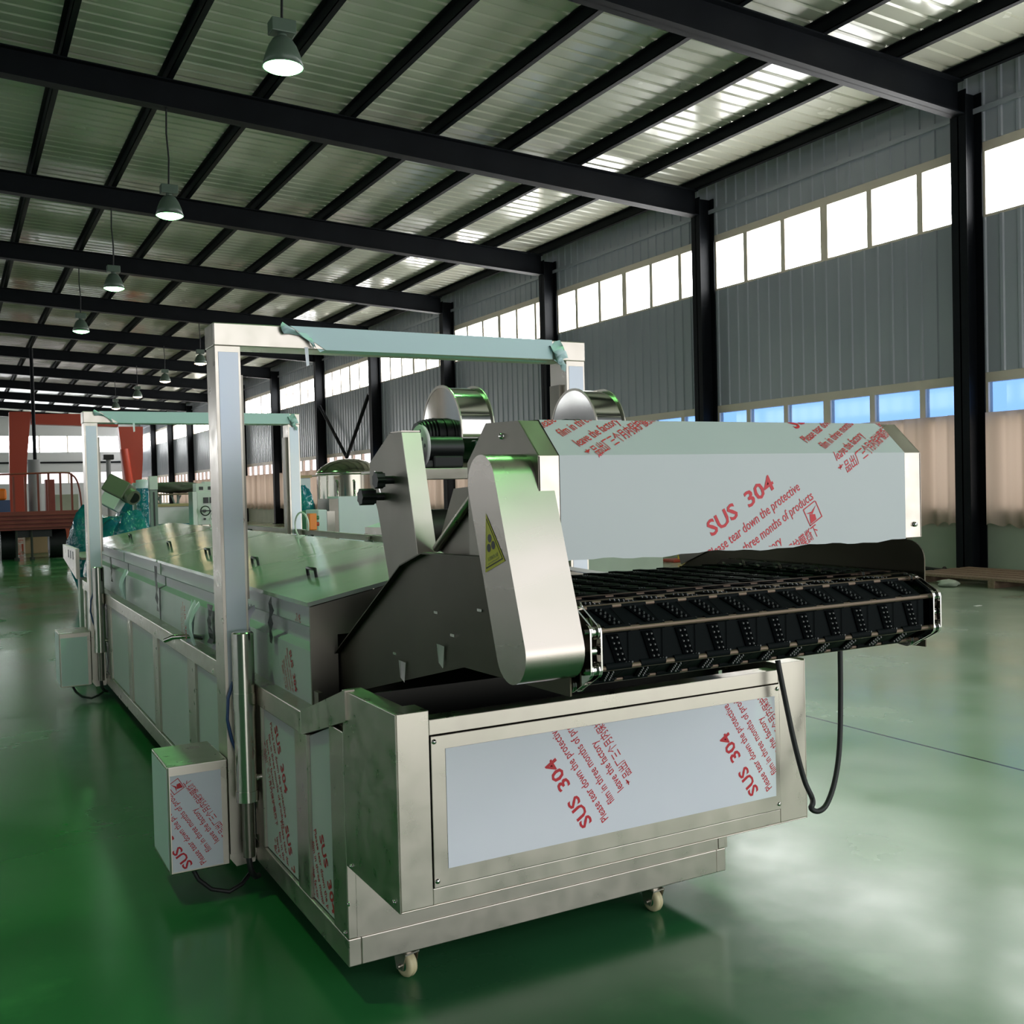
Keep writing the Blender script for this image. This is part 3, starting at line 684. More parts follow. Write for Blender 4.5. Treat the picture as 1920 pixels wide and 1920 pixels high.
for i in range(len(loop)-1):
    p, q = loop[i], loop[i+1]; d, nn, L = seg_frame(p, q); nn = -nn
    cen = Vector((0, yc, zc)); P0 = Vector((0, *p))
    if i < 18: nn = nn if nn.z > 0 else -nn
    elif (P0+d*L/2-cen).dot(nn) < 0: nn = -nn
    def pt(x, u, h): return P0+d*(u*L)+nn*h+Vector((x, 0, 0))
    a = [pt(bx0, .06, 0), pt(bx1, .06, 0), pt(bx1, .94, 0), pt(bx0, .94, 0)]; c = [v-nn*.010 for v in a]
    belt.grid(a+c, [(0, 1, 2, 3), (7, 6, 5, 4), (0, 4, 5, 1), (1, 5, 6, 2), (2, 6, 7, 3), (3, 7, 4, 0)])
    front = 9 <= i <= 21
    if front:
        w = (bx1-bx0)/NCELL
        for k in range(NCELL):
            x0 = bx0+k*w
            q0 = [(x0+.012, .12), (x0+.040, .12), (x0+.062, .88), (x0+.034, .88)]       # slanted recess strip full of studs
            f0 = [pt(x, u, .0035) for x, u in q0]; b0 = [pt(x, u, 0) for x, u in q0]
            belt.grid(f0+b0, [(0, 1, 2, 3), (0, 4, 5, 1), (1, 5, 6, 2), (2, 6, 7, 3), (3, 7, 4, 0)], 1)
            if 17 <= i <= 20:
                for r in range(5):
                    for s in range(2):
                        u = .2+.15*r; x = x0+.022+.012*s+.022*(u-.12)/.76
                        belt.cyl(pt(x, u, .0035), pt(x, u, .007), .0032, 6, 2, .002)
            for s in range(3): 
                x = x0+.05+.008*s+.01; belt.cyl(pt(x, .9, 0), pt(x, .9, .004), .0025, 5, 2)
            belt.grid([pt(x0+.066, .08, .002), pt(x0+.068, .08, .002), pt(x0+.068, .92, .002), pt(x0+.066, .92, .002)], [(0, 1, 2, 3)], 1)
        # hinge knuckles
        for k in range(NCELL if i >= 16 else 0):
            x0 = bx0+k*w; belt.cyl(pt(x0+.008, .0, -.003), pt(x0+w-.016, .0, -.003), .009, 8)
    if i >= 16: rods.cyl((bx0-.02, p[0], p[1]-.0), (bx1+.02, p[0], p[1]), .0062, 8)
belt.build('belt', ['belt', 'belt_pad', 'belt_stud'], con); 
rods.build('belt_rods', 'brass_edge', con)
for x, s in ((1.155, -1), (2.192, 1)):
    ch = MB()
    for i in range(len(loop)-1):
        p, q = loop[i], loop[i+1]; d, nn, L = seg_frame(p, q)
        o_ = .013 if i % 2 else .0085
        for t in (-o_, o_):
            pr = []
            for sgn, c0 in ((1, q), (-1, p)):
                for j in range(7):
                    a = -pi/2+pi*j/6
                    pr.append((c0[0]+.017*(sgn*math.cos(a)*d.y-sgn*math.sin(a)*d.z*1.0), c0[1]+.017*(sgn*math.cos(a)*d.z+sgn*math.sin(a)*d.y)))
            ch.prism(pr, 0, x+t-.0018, x+t+.0018)
        ch.cyl((x-.008, p[0], p[1]), (x+.008, p[0], p[1]), .0115, 14); ch.cyl((x-.020, p[0], p[1]), (x+.018, p[0], p[1]), .006, 10)
        if i % 2: ch.cyl((x-.007, (p[0]+q[0])/2, (p[1]+q[1])/2), (x+.007, (p[0]+q[0])/2, (p[1]+q[1])/2), .010, 12)
    ch.build('chain', 'chrome', con)
    sk = MB(); pr = []
    for j in range(16):
        a = 2*pi*j/16; r = .068 if j % 2 else .058; pr.append((yc+r*math.cos(a), zc+r*math.sin(a)))
    sk.prism(pr, 0, x-.005, x+.005); sk.cyl((x-.018, yc, zc), (x+.018, yc, zc), .035, 20); sk.build('sprocket', 'steel_dark', con)
mb = MB(); mb.cyl((CXL-.02, yc, zc), (CXR+.03, yc, zc), .022, 18); mb.build('shaft', 'steel', con)
mb = MB()
for y in (2.05, 2.35): mb.cyl((CXL+.004, y, 1.135), (CXR-.004, y, 1.135), .014, 14)
mb.box(CXL+.004, CXR-.004, 2.0, 2.5, 1.195, 1.20)
mb.build('slide_bed', 'pit', con)
# rounded chain guard on the left
tc, bc, rg = (1.944, 1.508), (1.830, 1.160), .063
d = Vector((0, bc[0]-tc[0], bc[1]-tc[1])).normalized(); ang = math.atan2(d.z, d.y)
st = [(tc[0]+rg*math.cos(ang+pi/2+pi*j/14), tc[1]+rg*math.sin(ang+pi/2+pi*j/14)) for j in range(15)]+[(bc[0]+rg*math.cos(ang-pi/2+pi*j/14), bc[1]+rg*math.sin(ang-pi/2+pi*j/14)) for j in range(15)]
mb = MB(); mb.prism(st, 0, .990, CXL-.001, 0, True); gd = mb.build('chain_guard', 'guard', con, .003)
mb = MB()
U = Vector((0, -d.z, d.y)); 
def gp(u, v, x=.9885): return (x, tc[0]+d.y*(-v)+(-u)*(-d.z)*1.0, tc[1]+d.z*(-v)+(-u)*d.y)
# warning triangle: apex towards the top, leaning with the guard
cv = -.14
def tri(s, x, mi, off=0): mb.face([gp(0*s, cv+off+.075*s, x), gp(.047*s, cv+off-.042*s, x), gp(-.047*s, cv+off-.042*s, x)][::-1], mi)
tri(1, .9890, 0); tri(.86, .9886, 1); tri(.80, .9882, 0)
for a in (90, 210, 330):
    mb.face([gp(.012*math.cos(math.radians(a))+.009*math.cos(2*pi*j/12), cv+.008+.012*math.sin(math.radians(a))+.009*math.sin(2*pi*j/12), .9878) for j in range(12)], 1)
for t_, v_, L in (('当心机械伤人', cv-.024, .05), ('Warning mechanical injury', cv-.031, .055)):
    tr_, a_, b_ = text_tris(t_); k_ = L/(b_-a_)
    for q in tr_: mb.face([gp(-((p[0]-a_)*k_-L/2), v_+p[1]*k_*1.1, .9878) for p in q], 1)
mb.build('warning_sticker', ['yellow', 'black'], gd)
# crumpled film hanging off the sheet behind the guard
mb = MB(); mb.prism([(2.42, 1.30), (2.62, 1.33), (2.50, 1.50), (2.28, 1.51), (2.20, 1.33)], 0, CXL+.06, CXL+.064); mb.build('rear_screen', 'steel_dark', con)
mb = MB(); mb.tube([(CXL+.05, 2.33, 1.50), (CXL+.05, 2.60, 1.335)], .012, 10); mb.build('screen_bar', 'steel', con)
# hanging hose
mb = MB()
P = [at(1575, 1205, 1, 2.36), at(1576, 1300, 1, 2.36), at(1574, 1400, 1, 2.34), at(1565, 1465, 1, 2.32), at(1550, 1508, 1, 2.31), at(1534, 1521, 1, 2.31), at(1521, 1516, 1, 2.32)]
Q = [at(1522, 1494, 1, 2.35), at(1508, 1462, 1, 2.37), at(1490, 1395, 1, 2.38), at(1476, 1330, 1, 2.39), at(1464, 1270, 1, 2.40), at(1458, 1238, 1, 2.41)]
P[0].z += .06
def smooth(pts, k=5):
    out = []
    for i in range(len(pts)-1):
        p0, p1, p2, p3 = pts[max(i-1, 0)], pts[i], pts[i+1], pts[min(i+2, len(pts)-1)]
        for j in range(k):
            t = j/k; out.append(.5*((2*p1)+(-p0+p2)*t+(2*p0-5*p1+4*p2-p3)*t*t+(-p0+3*p1-3*p2+p3)*t**3))
    return out+[pts[-1]]
mb.tube(smooth(P+[at(1524, 1506, 1, 2.335)]+Q), .0085, 10)
h = tag(mb.build('hanging_hose', 'rubber'), 'black hose looping down from the conveyor in front of the cabinet corner', 'hose')

# hood over the conveyor end
hood = thing('conveyor_hood', 'faceted hood with white protective film and red print above the conveyor end', 'hood', (1.68, 1.95, 1.34))
hp = [(1.872, 1.341), (1.872, 1.565), (1.955, 1.645), (2.108, 1.649), (2.21, 1.56), (2.21, 1.341)]
HX0, HX1 = 1.09, 2.268
for x, s in ((HX0, 1), (HX1, -1)):
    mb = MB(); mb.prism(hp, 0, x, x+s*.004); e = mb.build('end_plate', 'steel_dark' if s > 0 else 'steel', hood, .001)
    h = MB(); h.lathe([(.008, 0), (.006, -s*.006), (0, -s*.006)], (x, 2.03, 1.615), 12, 0, 'x'); h.build('bolt', 'chrome', e)
mb = MB()
for p, q in zip(hp[:4], hp[1:5]): 
    dd = Vector((q[0]-p[0], q[1]-p[1])).normalized(); n2 = Vector((dd.y, -dd.x))*.003
    mb.grid([(HX0+.001, p[0], p[1]), (HX1-.001, p[0], p[1]), (HX1-.001, q[0], q[1]), (HX0+.001, q[0], q[1]),
             (HX0+.001, p[0]+n2.x, p[1]+n2.y), (HX1-.001, p[0]+n2.x, p[1]+n2.y), (HX1-.001, q[0]+n2.x, q[1]+n2.y), (HX0+.001, q[0]+n2.x, q[1]+n2.y)],
            [(0, 1, 2, 3), (7, 6, 5, 4), (0, 4, 5, 1), (2, 6, 7, 3)])
cov = mb.build('cover_sheet', 'steel', hood)
fx0, fx1 = 1.142, 2.206
mb = MB(); e = .0016
n = 40; vs = []
for i in range(n+1):
    x = fx0+(fx1-fx0)*i/n; w = -.004+.003*math.sin(i*.5)+.0015*math.sin(i*1.7)
    vs += [(x, 1.872-e, 1.341+w), (x, 1.872-e, 1.5655), (x, 1.955-e*.6, 1.6457+e), (x, 2.10, 1.6492+e)]
mb.grid(vs, [(4*i+j, 4*i+4+j, 4*i+5+j, 4*i+1+j) for i in range(n) for j in range(3)])
film_print(mb, lambda u, v: (u, 1.872-e-.0008, v), 1.552, 1.373, math.radians(29), .228, (fx0, fx1, 1.341, 1.565))
# the chamfer carries print too; v runs on up the slope
L2 = math.hypot(.083, .080)
def chf(u, v):
    t = (v-1.5655)/L2
    if t < 0: return (u, 1.872-e-.0008, v)
    return (u, 1.872+.083*t-e-.0007, 1.5655+.080*t+e+.0004)
for r in ((fx0, fx1, 1.5655, 1.5655+L2), (fx0, fx1, 1.45, 1.5655)):
    film_print(mb, chf, 1.135, 1.70, math.radians(29), .228, r)
    film_print(mb, chf, 1.888, 1.655, math.radians(29), .228, r)
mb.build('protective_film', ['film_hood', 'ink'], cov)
for x, z in ((1.118, 1.375), (2.24, 1.375)):
    mb = MB(); mb.lathe([(.007, 0), (.006, -.006), (0, -.007)], (x, 1.871, z), 12, 0, 'y'); mb.build('screw', 'chrome', cov)
mb = MB(); mb.box(2.269, 2.35, 1.98, 2.02, 1.352, 1.388); mb.cyl((2.269, 1.975, 1.375), (2.33, 1.975, 1.375), .008, 12); mb.build('side_bracket', 'grey', hood)

# drive frame with its blowers behind the hood
dfr = thing('drive_frame', 'leaning steel yoke frame with black star knobs behind the hood', 'frame', (XC, 2.8, 1.22))
yk = [(2.842, 1.217), (2.926, 1.44), (2.987, 1.525), (2.982, 1.586), (2.813, 1.668), (2.725, 1.664), (2.625, 1.297)]
for x, s in ((CXL+.006, 1), (CXR-.006, -1)):
    mb = MB(); mb.prism(yk, 0, x, x+s*.004)
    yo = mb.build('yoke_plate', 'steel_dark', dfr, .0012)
    mb = MB(); mb.prism([(2.721, 1.664), (2.725, 1.664), (2.625, 1.297), (2.621, 1.297)], 0, x, x+s*.058); mb.box(min(x, x+s*.058), max(x, x+s*.058), 2.725, 2.813, 1.666, 1.670)
    mb.build('flange', 'guard', yo)
    if s == 1:
        mb = MB(); mb.prism([(2.945, 1.56), (2.935, 1.56), (2.89, 1.49), (2.90, 1.487)], 0, x-.001, x); mb.build('slot', 'chrome', yo)
        for y, z, L in ((2.80, 1.53, .055), (2.875, 1.482, .075)):
            mb = MB(); mb.cyl((x-.03, y, z), (x, y, z), .012, 12)
            pr = [(y+(.026 if j % 2 else .021)*math.cos(2*pi*j/14), z+(.026 if j % 2 else .021)*math.sin(2*pi*j/14)) for j in range(14)]
            mb.prism(pr, 0, x-L, x-.03); mb.build('star_knob', 'black', yo, .002)
mb = MB(); mb.box(CXL+.062, CXR-.062, 2.765, 2.79, 1.528, 1.562); mb.box(CXL+.02, CXR-.02, 2.79, 3.10, 1.552, 1.562); mb.build('crossbar', 'steel', dfr, .002)
mb = MB(); mb.cyl((CXL+.012, 2.79, 1.38), (CXR-.012, 2.79, 1.38), .06, 24); mb.build('roller', 'pit', dfr)
def blower(x0, y, z, lab, first):
    b = thing('blower', lab, 'blower', (x0+.05, y, 1.562), 'polished blowers on the drive frame')
    W = .115
    # spiral housing with a tongue running down to the front
    pr = [(y+(.135+.020*max(0, (t-.5))/3)*math.cos(t), z+(.135+.020*max(0, (t-.5))/3)*math.sin(t)) for t in [-.9+i*(2*pi*.80)/36 for i in range(37)]]
    pr = [p for p in pr if p[1] > 1.566] ; pr += [(y-.15, 1.566)]+[(y+.09, 1.566)]
    pr.sort(key=lambda p: math.atan2(p[1]-z, p[0]-y))
    mb = MB(); mb.prism(pr, 0, x0, x0+W, 0, True); hs = mb.build('housing', 'chrome', b)
    mb = MB()
    for xx in (x0-.001, x0+W-.003):
        for i in range(len(pr)):
            p, q = pr[i], pr[(i+1) % len(pr)]
            s_ = 1.055
            po = (y+(p[0]-y)*s_, max(1.563, z+(p[1]-z)*s_)); qo = (y+(q[0]-y)*s_, max(1.563, z+(q[1]-z)*s_))
            mb.grid([(xx, *p), (xx, *q), (xx, *qo), (xx, *po), (xx+.004, *p), (xx+.004, *q), (xx+.004, *qo), (xx+.004, *po)], [(0, 1, 2, 3), (7, 6, 5, 4), (2, 6, 7, 3)])
    mb.build('flange', 'steel', hs)
    mb = MB(); mb.cyl((x0-.002, y, z-.01), (x0-.02, y, z-.01), .055, 24)
    for k in range(5): mb.cyl((x0-.02-.011*k, y, z-.01), (x0-.025-.011*k, y, z-.01), .056-.002*k, 24); mb.cyl((x0-.025-.011*k, y, z-.01), (x0-.031-.011*k, y, z-.01), .044, 20)
    mb.cyl((x0-.075, y, z-.01), (x0-.083, y, z-.01), .040, 24)
    mo = mb.build('motor', 'black', b)
    mb = MB(); mb.box(x0-.07, x0-.01, y-.115, y-.05, z-.085, z-.03); mb.build('terminal_box', 'black', mo, .008)
    mb = MB(); mb.box(x0-.075, x0-.01, y-.05, y+.05, 1.5625, z-.055); mb.build('motor_foot', 'black', mo, .003)
    return b
blower(1.385, 3.00, 1.682, 'polished drum blower with a black finned motor, left of the two, behind the hood', True)
blower(1.885, 3.00, 1.684, 'polished drum blower whose lower half hides behind the film-covered hood', False)
gm = thing('gear_motor', 'black gear motor with a perforated grey disc, standing on the green-lit crossbar', 'motor', (1.36, 2.78, 1.562))
mb = MB(); mb.lathe([(0, -.004), (.014, -.004), (.014, 0), (.062, 0), (.064, .004), (.062, .012), (.02, .012)], (1.226, 2.81, 1.629), 36, 0, 'x'); 
dsc = mb.build('disc', 'white_box', gm)
mb = MB()
for k in range(10):
    a = 2*pi*k/10; rr = .046 if k % 2 else .034
    cy_, cz_ = 2.81+rr*math.cos(a), 1.629+rr*math.sin(a); mb.cyl((1.2252, cy_, cz_), (1.2265, cy_, cz_), .006, 8)
mb.build('disc_holes', 'black', dsc)
mb = MB(); mb.cyl((1.238, 2.81, 1.622), (1.36, 2.81, 1.622), .036, 22); mb.box(1.26, 1.36, 2.78, 2.845, 1.5625, 1.60); mb.build('gear_case', 'black', gm, .006)
mb = MB(); mb.box(1.395, 1.485, 2.77, 2.80, 1.57, 1.645); mb.box(1.40, 1.48, 2.768, 2.84, 1.563, 1.57); mb.cyl((1.44, 2.77, 1.61), (1.44, 2.762, 1.61), .022, 18); mb.build('terminal_box', 'green_black', gm, .006)
mb = MB(); mb.tube(smooth([Vector((1.48, 2.79, 1.64)), Vector((1.51, 2.76, 1.65)), Vector((1.53, 2.72, 1.62)), Vector((1.54, 2.70, 1.57))]), .008, 8); mb.build('cable', 'rubber', gm)

# ------------------------------------------------------------------ other machines and stock further down the hall
def obox(A, B, depth, z0, z1, mb, mi=0, inset=0.):
    """box standing behind the line A-B (plan), depth metres away from the viewer"""
    A, B = Vector((A[0], A[1])), Vector((B[0], B[1])); d = (B-A).normalized(); n = Vector((-d.y, d.x))
    if n.y < 0: n = -n
    A, B = A+d*inset+n*inset, B-d*inset+n*inset; dp = depth-2*inset
    c = [A, B, B+n*dp, A+n*dp]
    mb.grid([(p.x, p.y, z) for z in (z0, z1) for p in c], [(3, 2, 1, 0), (4, 5, 6, 7), (0, 1, 5, 4), (1, 2, 6, 5), (2, 3, 7, 6), (3, 0, 4, 7)], mi)
    return d, n
A, B = at(684, 985, 2, 1.12), at(1085, 989, 2, 1.12)
f2 = thing('second_fryer', 'low film-lidded machine with dark handles standing behind the main one', 'machine', ((A.x+B.x)/2, (A.y+B.y)/2, 0))
mb = MB(); d, n = obox(A, B, 1.4, .12, 1.02, mb, 0, .02); mb.build('body', 'film_green', f2)
mb = MB(); obox(A, B, 1.4, 1.02, 1.10, mb); mb.build('rim', 'steel', f2)
L = (Vector((B.x, B.y))-Vector((A.x, A.y))).length
for k in range(4):
    a, c = L*k/4+.01, L*(k+1)/4-.01
    P = [Vector((A.x, A.y))+d*a, Vector((A.x, A.y))+d*c]
    mb = MB()
    q = [(P[0].x, P[0].y, 1.10), (P[1].x, P[1].y, 1.10), (*(P[1]+n*.7), 1.25), (*(P[0]+n*.7), 1.25), (*(P[1]+n*1.4), 1.10), (*(P[0]+n*1.4), 1.10)]
    mb.grid(q, [(0, 1, 2, 3), (3, 2, 4, 5), (0, 3, 5), (1, 4, 2), (0, 5, 4, 1)]); lid = mb.build('lid', 'film', f2)
    for t in (.25, .75):
        p = P[0]+(P[1]-P[0])*t+n*.16; z = 1.136
        h = MB(); h.tube([(*(p-d*.07), z), (*(p-d*.06), z+.05), (*(p+d*.06), z+.05), (*(p+d*.07), z)], .013, 8); h.build('handle', 'black', lid)
for k in range(5):
    p = Vector((A.x, A.y))+d*(L*k/4*.98+.03)
    mb = MB(); mb.cyl((p.x+n.x*.1, p.y+n.y*.1, 0), (p.x+n.x*.1, p.y+n.y*.1, .13), .04, 12); mb.build('leg', 'steel', f2)
    mb = MB(); q = p-n*.005; mb.box(q.x-.02, q.x+.02, q.y-.01, q.y+.02, .12, 1.03); mb.build('rib', 'steel_dark', f2)
# tall tank
c0 = at(655, 900, 1, 17.0); R_ = .56
tk = thing('storage_tank', 'tall domed stainless tank standing behind the leaning yoke plate', 'tank', (c0.x, 17.0, 0))
mb = MB(); mb.lathe([(R_, .35), (R_, 1.78)], (c0.x, 17, 0), 40); mb.build('shell', 'tank', tk)
mb = MB(); mb.lathe([(R_, 1.78), (R_+.015, 1.79), (R_+.015, 1.83), (R_*.97, 1.86), (R_*.85, 1.93), (R_*.6, 2.01), (R_*.3, 2.055), (0, 2.07)], (c0.x, 17, 0), 40); mb.build('dome', 'tank', tk)
mb = MB(); mb.lathe([(R_, .35), (R_*.8, .25), (0, .2)], (c0.x, 17, 0), 40); mb.build('bottom', 'tank', tk)
for k in range(4):
    a = .6+k*pi/2; mb = MB(); mb.cyl((c0.x+R_*.8*math.cos(a), 17+R_*.8*math.sin(a), 0), (c0.x+R_*.8*math.cos(a), 17+R_*.8*math.sin(a), .4), .04, 12); mb.build('leg', 'steel', tk)
for dx in (-.38, -.12):
    mb = MB(); y_ = 17-math.sqrt(R_**2-dx**2)-.05
    mb.tube([(c0.x+dx, y_+.05, 1.68), (c0.x+dx, y_, 1.66), (c0.x+dx, y_, .75), (c0.x+dx, y_+.05, .72)], .02, 8); mb.build('gauge_pipe', 'chrome', tk)
def bxthing(name, lab, cat, px0, px1, pyt, Y, depth, mats, z0=0., parts=None, bev=.01, group=None):
    a, b_ = at(px0, pyt, 1, Y), at(px1, pyt, 1, Y); z1 = (a.z+b_.z)/2
    t_ = thing(name, lab, cat, ((a.x+b_.x)/2, Y+depth/2, z0), group)
    m_ = MB(); m_.box(a.x, b_.x, Y, Y+depth, z0, z1); m_.build('body', mats, t_, bev)
    return t_, a.x, b_.x, z1
t_, xa, xb, z1 = bxthing('film_clad_cabinet', 'low film-clad steel cabinet in front of the tall tank', 'cabinet', 634, 712, 930, 14.2, .5, 'film')
m_ = MB(); m_.box(xa-.14, xa, 14.2, 14.7, 0, z1-.03); m_.build('side_cover', 'steel_dark', t_)
t_, xa, xb, z1 = bxthing('white_cabinet', 'white upright cabinet with a pale top, left of the tall tank', 'cabinet', 557, 582, 896, 16, .4, 'film')
m_ = MB(); m_.box(xa-.02, xb+.02, 15.98, 16.42, z1, z1+.04); m_.build('top_board', 'tan', t_)
for dx in (.16, .30):
    m_ = MB(); m_.tube([(xb+dx, 16.05, 0), (xb+dx, 16.05, z1+.03), (xb, 16.05, z1+.03)], .018, 8); m_.build('pipe', 'steel', t_)
t_, xa, xb, z1 = bxthing('green_machine', 'dark green machine box beside the far gantry post', 'machine', 562, 595, 958, 13.2, .5, 'green_paint')
t_, xa, xb, z1 = bxthing('grey_cabinet', 'pale grey cabinet between the green machine box and the lidded machine', 'cabinet', 596, 613, 956, 12.2, .5, 'film')
m_ = MB(); m_.box(xb, xb+.10, 12.2, 12.7, .1, z1-.02); m_.build('side_cover', 'steel', t_)
p = at(567, 930, 1, 14.6); tag(MB().blob((p.x, 14.6, .80), .22, .25, .80, 5, .14).build('wrapped_machine', 'blue_wrap'), 'machine wrapped in dark teal film beside the white upright cabinet', 'wrapped machine')
# orange push-button box on the pipe rail
p0 = at(557, 975, 0, 2.45); p0.y = 7.75
ob = thing('push_button_box', 'bright orange push button box standing on the far pipe rail', 'control box', (2.45, p0.y, 1.206))
mb = MB(); mb.box(2.43, 2.49, p0.y-.035, p0.y+.035, 1.206, 1.335); mb.build('body', 'orange', ob, .006)
for z, cl in ((1.30, 'green_paint'), (1.25, 'orange_red')):
    mb = MB(); mb.cyl((2.49, p0.y, z), (2.515, p0.y, z), .016, 14); mb.build('button', cl, ob)

# left group, seen past the far gantry
def wrapped(px, py, Y, rx, rz, seed, lab):
    p = at(px, py, 1, Y); zt_ = p.z
    tag(MB().blob((p.x, Y, zt_/2), rx, rx*1.1, zt_/2, seed, .16).build('wrapped_machine', 'blue_wrap'), lab, 'wrapped machine', 'film-wrapped machines')
wrapped(163, 947, 16.2, .26, 1, 1, 'teal film-wrapped machine left of the far gantry post')
wrapped(218, 968, 14.7, .42, 1, 2, 'teal film-wrapped machine carrying the olive motor')
wrapped(254, 929, 18.6, .36, 1, 3, 'teal film-wrapped machine right of the olive motor')
wrapped(246, 958, 13.2, .24, 1, 4, 'teal film-wrapped machine lowest of the group, just behind the lids')
p = at(228, 938, 1, 14.6); X = Matrix.Translation((p.x, 14.6, p.z+.13)) @ Matrix.Rotation(.55, 4, 'Y') @ Matrix.Rotation(-.5, 4, 'Z')
mt = thing('olive_motor', 'olive electric motor tilted on top of the film-wrapped machine', 'motor', (p.x, 14.6, p.z-.1))
mb = MB(); mb.box(-.20, .12, -.15, .15, -.11, .13, 0, X); mb.build('body', 'motor', mt, .02)
mb = MB(); mb.cyl(X @ Vector((.1, -.02, 0)), X @ Vector((.24, -.10, -.02)), .10, 20); mb.cyl(X @ Vector((.235, -.095, -.018)), X @ Vector((.245, -.104, -.02)), .07, 20, 1); mb.build('fan_cover', ['motor', 'black'], mt)
mb = MB(); mb.box(-.14, .10, -.13, .1, -.28, -.115, 0, X); mb.build('box', 'white_box', mt, .01)
p = at(266, 900, 1, 15.6); w_ = thing('wrapped_roll', 'upright roll wrapped in blue film with a pale top, beside the grey post', 'roll', (p.x, 15.6, 0))
mb = MB(); mb.lathe([(0, 0), (.085, .0), (.085, .4), (.09, .8), (.082, 1.2), (.088, p.z-.12)], (p.x, 15.6, 0), 20); mb.build('wrap', 'blue_wrap', w_)
mb = MB(); mb.lathe([(.088, p.z-.12), (.085, p.z), (0, p.z+.01)], (p.x, 15.6, 0), 20); mb.build('cap', 'film', w_)
p = at(286, 893, 1, 13.6); g_ = thing('grey_post', 'grey square post with a pale cap, right of the blue roll', 'post', (p.x, 13.6, 0))
mb = MB(); mb.box(p.x-.045, p.x+.045, 13.55, 13.65, 0, p.z-.17); mb.box(p.x-.01, p.x+.01, 13.545, 13.55, .2, p.z-.2, 1); mb.build('shaft', ['grey', 'black'], g_, .004)
mb = MB(); mb.box(p.x-.05, p.x+.05, 13.54, 13.66, p.z-.17, p.z); mb.build('cap', 'white_box', g_, .004)
p = at(256, 905, 1, 15.6); tag(MB().box(p.x-.04, p.x+.04, 15.7, 15.78, 0, p.z).build('white_post', 'white_box', None, .006), 'slim white post just left of the blue wrapped roll', 'post')
a, b_ = at(276, 950, 1, 16.6), at(372, 948, 1, 16.6)
cv_ = thing('pale_conveyor', 'long pale trough with a teal underside beyond the lids', 'conveyor', ((a.x+b_.x)/2, 16.8, 0))
mb = MB(); mb.box(a.x, b_.x, 16.6, 17.1, 1.06, a.z-.01); mb.box(a.x, b_.x, 16.55, 17.15, a.z-.01, a.z+.03, 1); mb.build('trough', ['film_green', 'tan'], cv_, .004)
mb = MB(); mb.box(a.x+.02, b_.x-.02, 16.62, 17.08, .70, 1.06); mb.build('underside', 'blue_wrap', cv_)
for x in (a.x+.1, b_.x-.1):
    mb = MB(); mb.box(x-.03, x+.03, 16.8, 16.86, 0, .7); mb.build('leg', 'steel', cv_)
a, b_ = at(369, 922, 1, 12.6), at(405, 922, 1, 12.6); zb_ = at(380, 984, 1, 12.6).z
cb = thing('control_cabinet', 'white control cabinet with dark meters and knobs behind the near gantry post', 'cabinet', ((a.x+b_.x)/2, 12.7, 0))
mb = MB(); mb.box(a.x, b_.x, 12.6, 12.85, zb_, a.z); mb.build('body', 'white_box', cb, .006)
mb = MB(); mb.box(a.x-.05, a.x, 12.6, 12.85, zb_, a.z); mb.build('side_strip', 'film_green', cb)
mb = MB(); mb.box((a.x+b_.x)/2-.04, (a.x+b_.x)/2+.04, 12.7, 12.78, 0, zb_); mb.box((a.x+b_.x)/2-.15, (a.x+b_.x)/2+.15, 12.6, 12.88, 0, .03); mb.build('stand', 'steel', cb)
for fx in (.45, .78):
    mb = MB(); x = a.x+(b_.x-a.x)*fx; mb.box(x-.03, x+.03, 12.59, 12.6, a.z-.14, a.z-.07); mb.build('meter', 'black', cb)
    for dz in (.24, .33):
        mb = MB(); mb.cyl((x-.02, 12.575, a.z-dz), (x-.02, 12.6, a.z-dz), .013, 12); mb.build('knob', 'black', cb)
for fx, h_ in ((.22, .10), (.68, .12)):
    mb = MB(); x = a.x+(b_.x-a.x)*fx; mb.box(x-.055, x+.055, 12.62, 12.8, a.z, a.z+h_); mb.box(x-.02, x+.03, 12.615, 12.62, a.z+.02, a.z+.06, 1); mb.build('relay_box', ['white_box', 'black'], cb, .004)
mb = MB(); p = at(392, 958, 1, 12.3); mb.lathe([(.05, -.01), (.062, 0), (.05, .01)], (p.x, 12.5, p.z), 18, 0, 'y'); mb.cyl((p.x, 12.5, p.z), (p.x, 12.6, p.z), .015, 10); mb.box(p.x-.05, p.x+.05, 12.497, 12.503, p.z-.008, p.z+.008); mb.build('hand_wheel', 'black', cb)
# trestle with tarpaulin
a, b_ = at(296, 926, 1, 27), at(366, 926, 1, 27)
ts = thing('trestle_table', 'rough metal trestle table under a heaped olive tarpaulin', 'table', ((a.x+b_.x)/2, 27.4, 0))
mb = MB(); mb.box(a.x, b_.x, 27, 27.9, a.z-.04, a.z); mb.build('top', 'wood', ts)
for fx in (.08, .55, .92):
    mb = MB(); x = a.x+(b_.x-a.x)*fx
    mb.cyl((x, 27.1, 0), (x, 27.1, a.z-.04), .03, 8); mb.cyl((x-.05, 27.1, .3), (x+(.5 if fx < .5 else -.5), 27.1, a.z-.05), .022, 8); mb.build('leg', 'grey', ts)
p = at(325, 915, 1, 27.4); mb = MB(); mb.blob((p.x, 27.45, a.z+.155), .62, .38, .14, 9, .3)
tag(mb.build('tarpaulin', 'tarp'), 'heaped olive tarpaulin lying on the trestle table', 'tarpaulin')

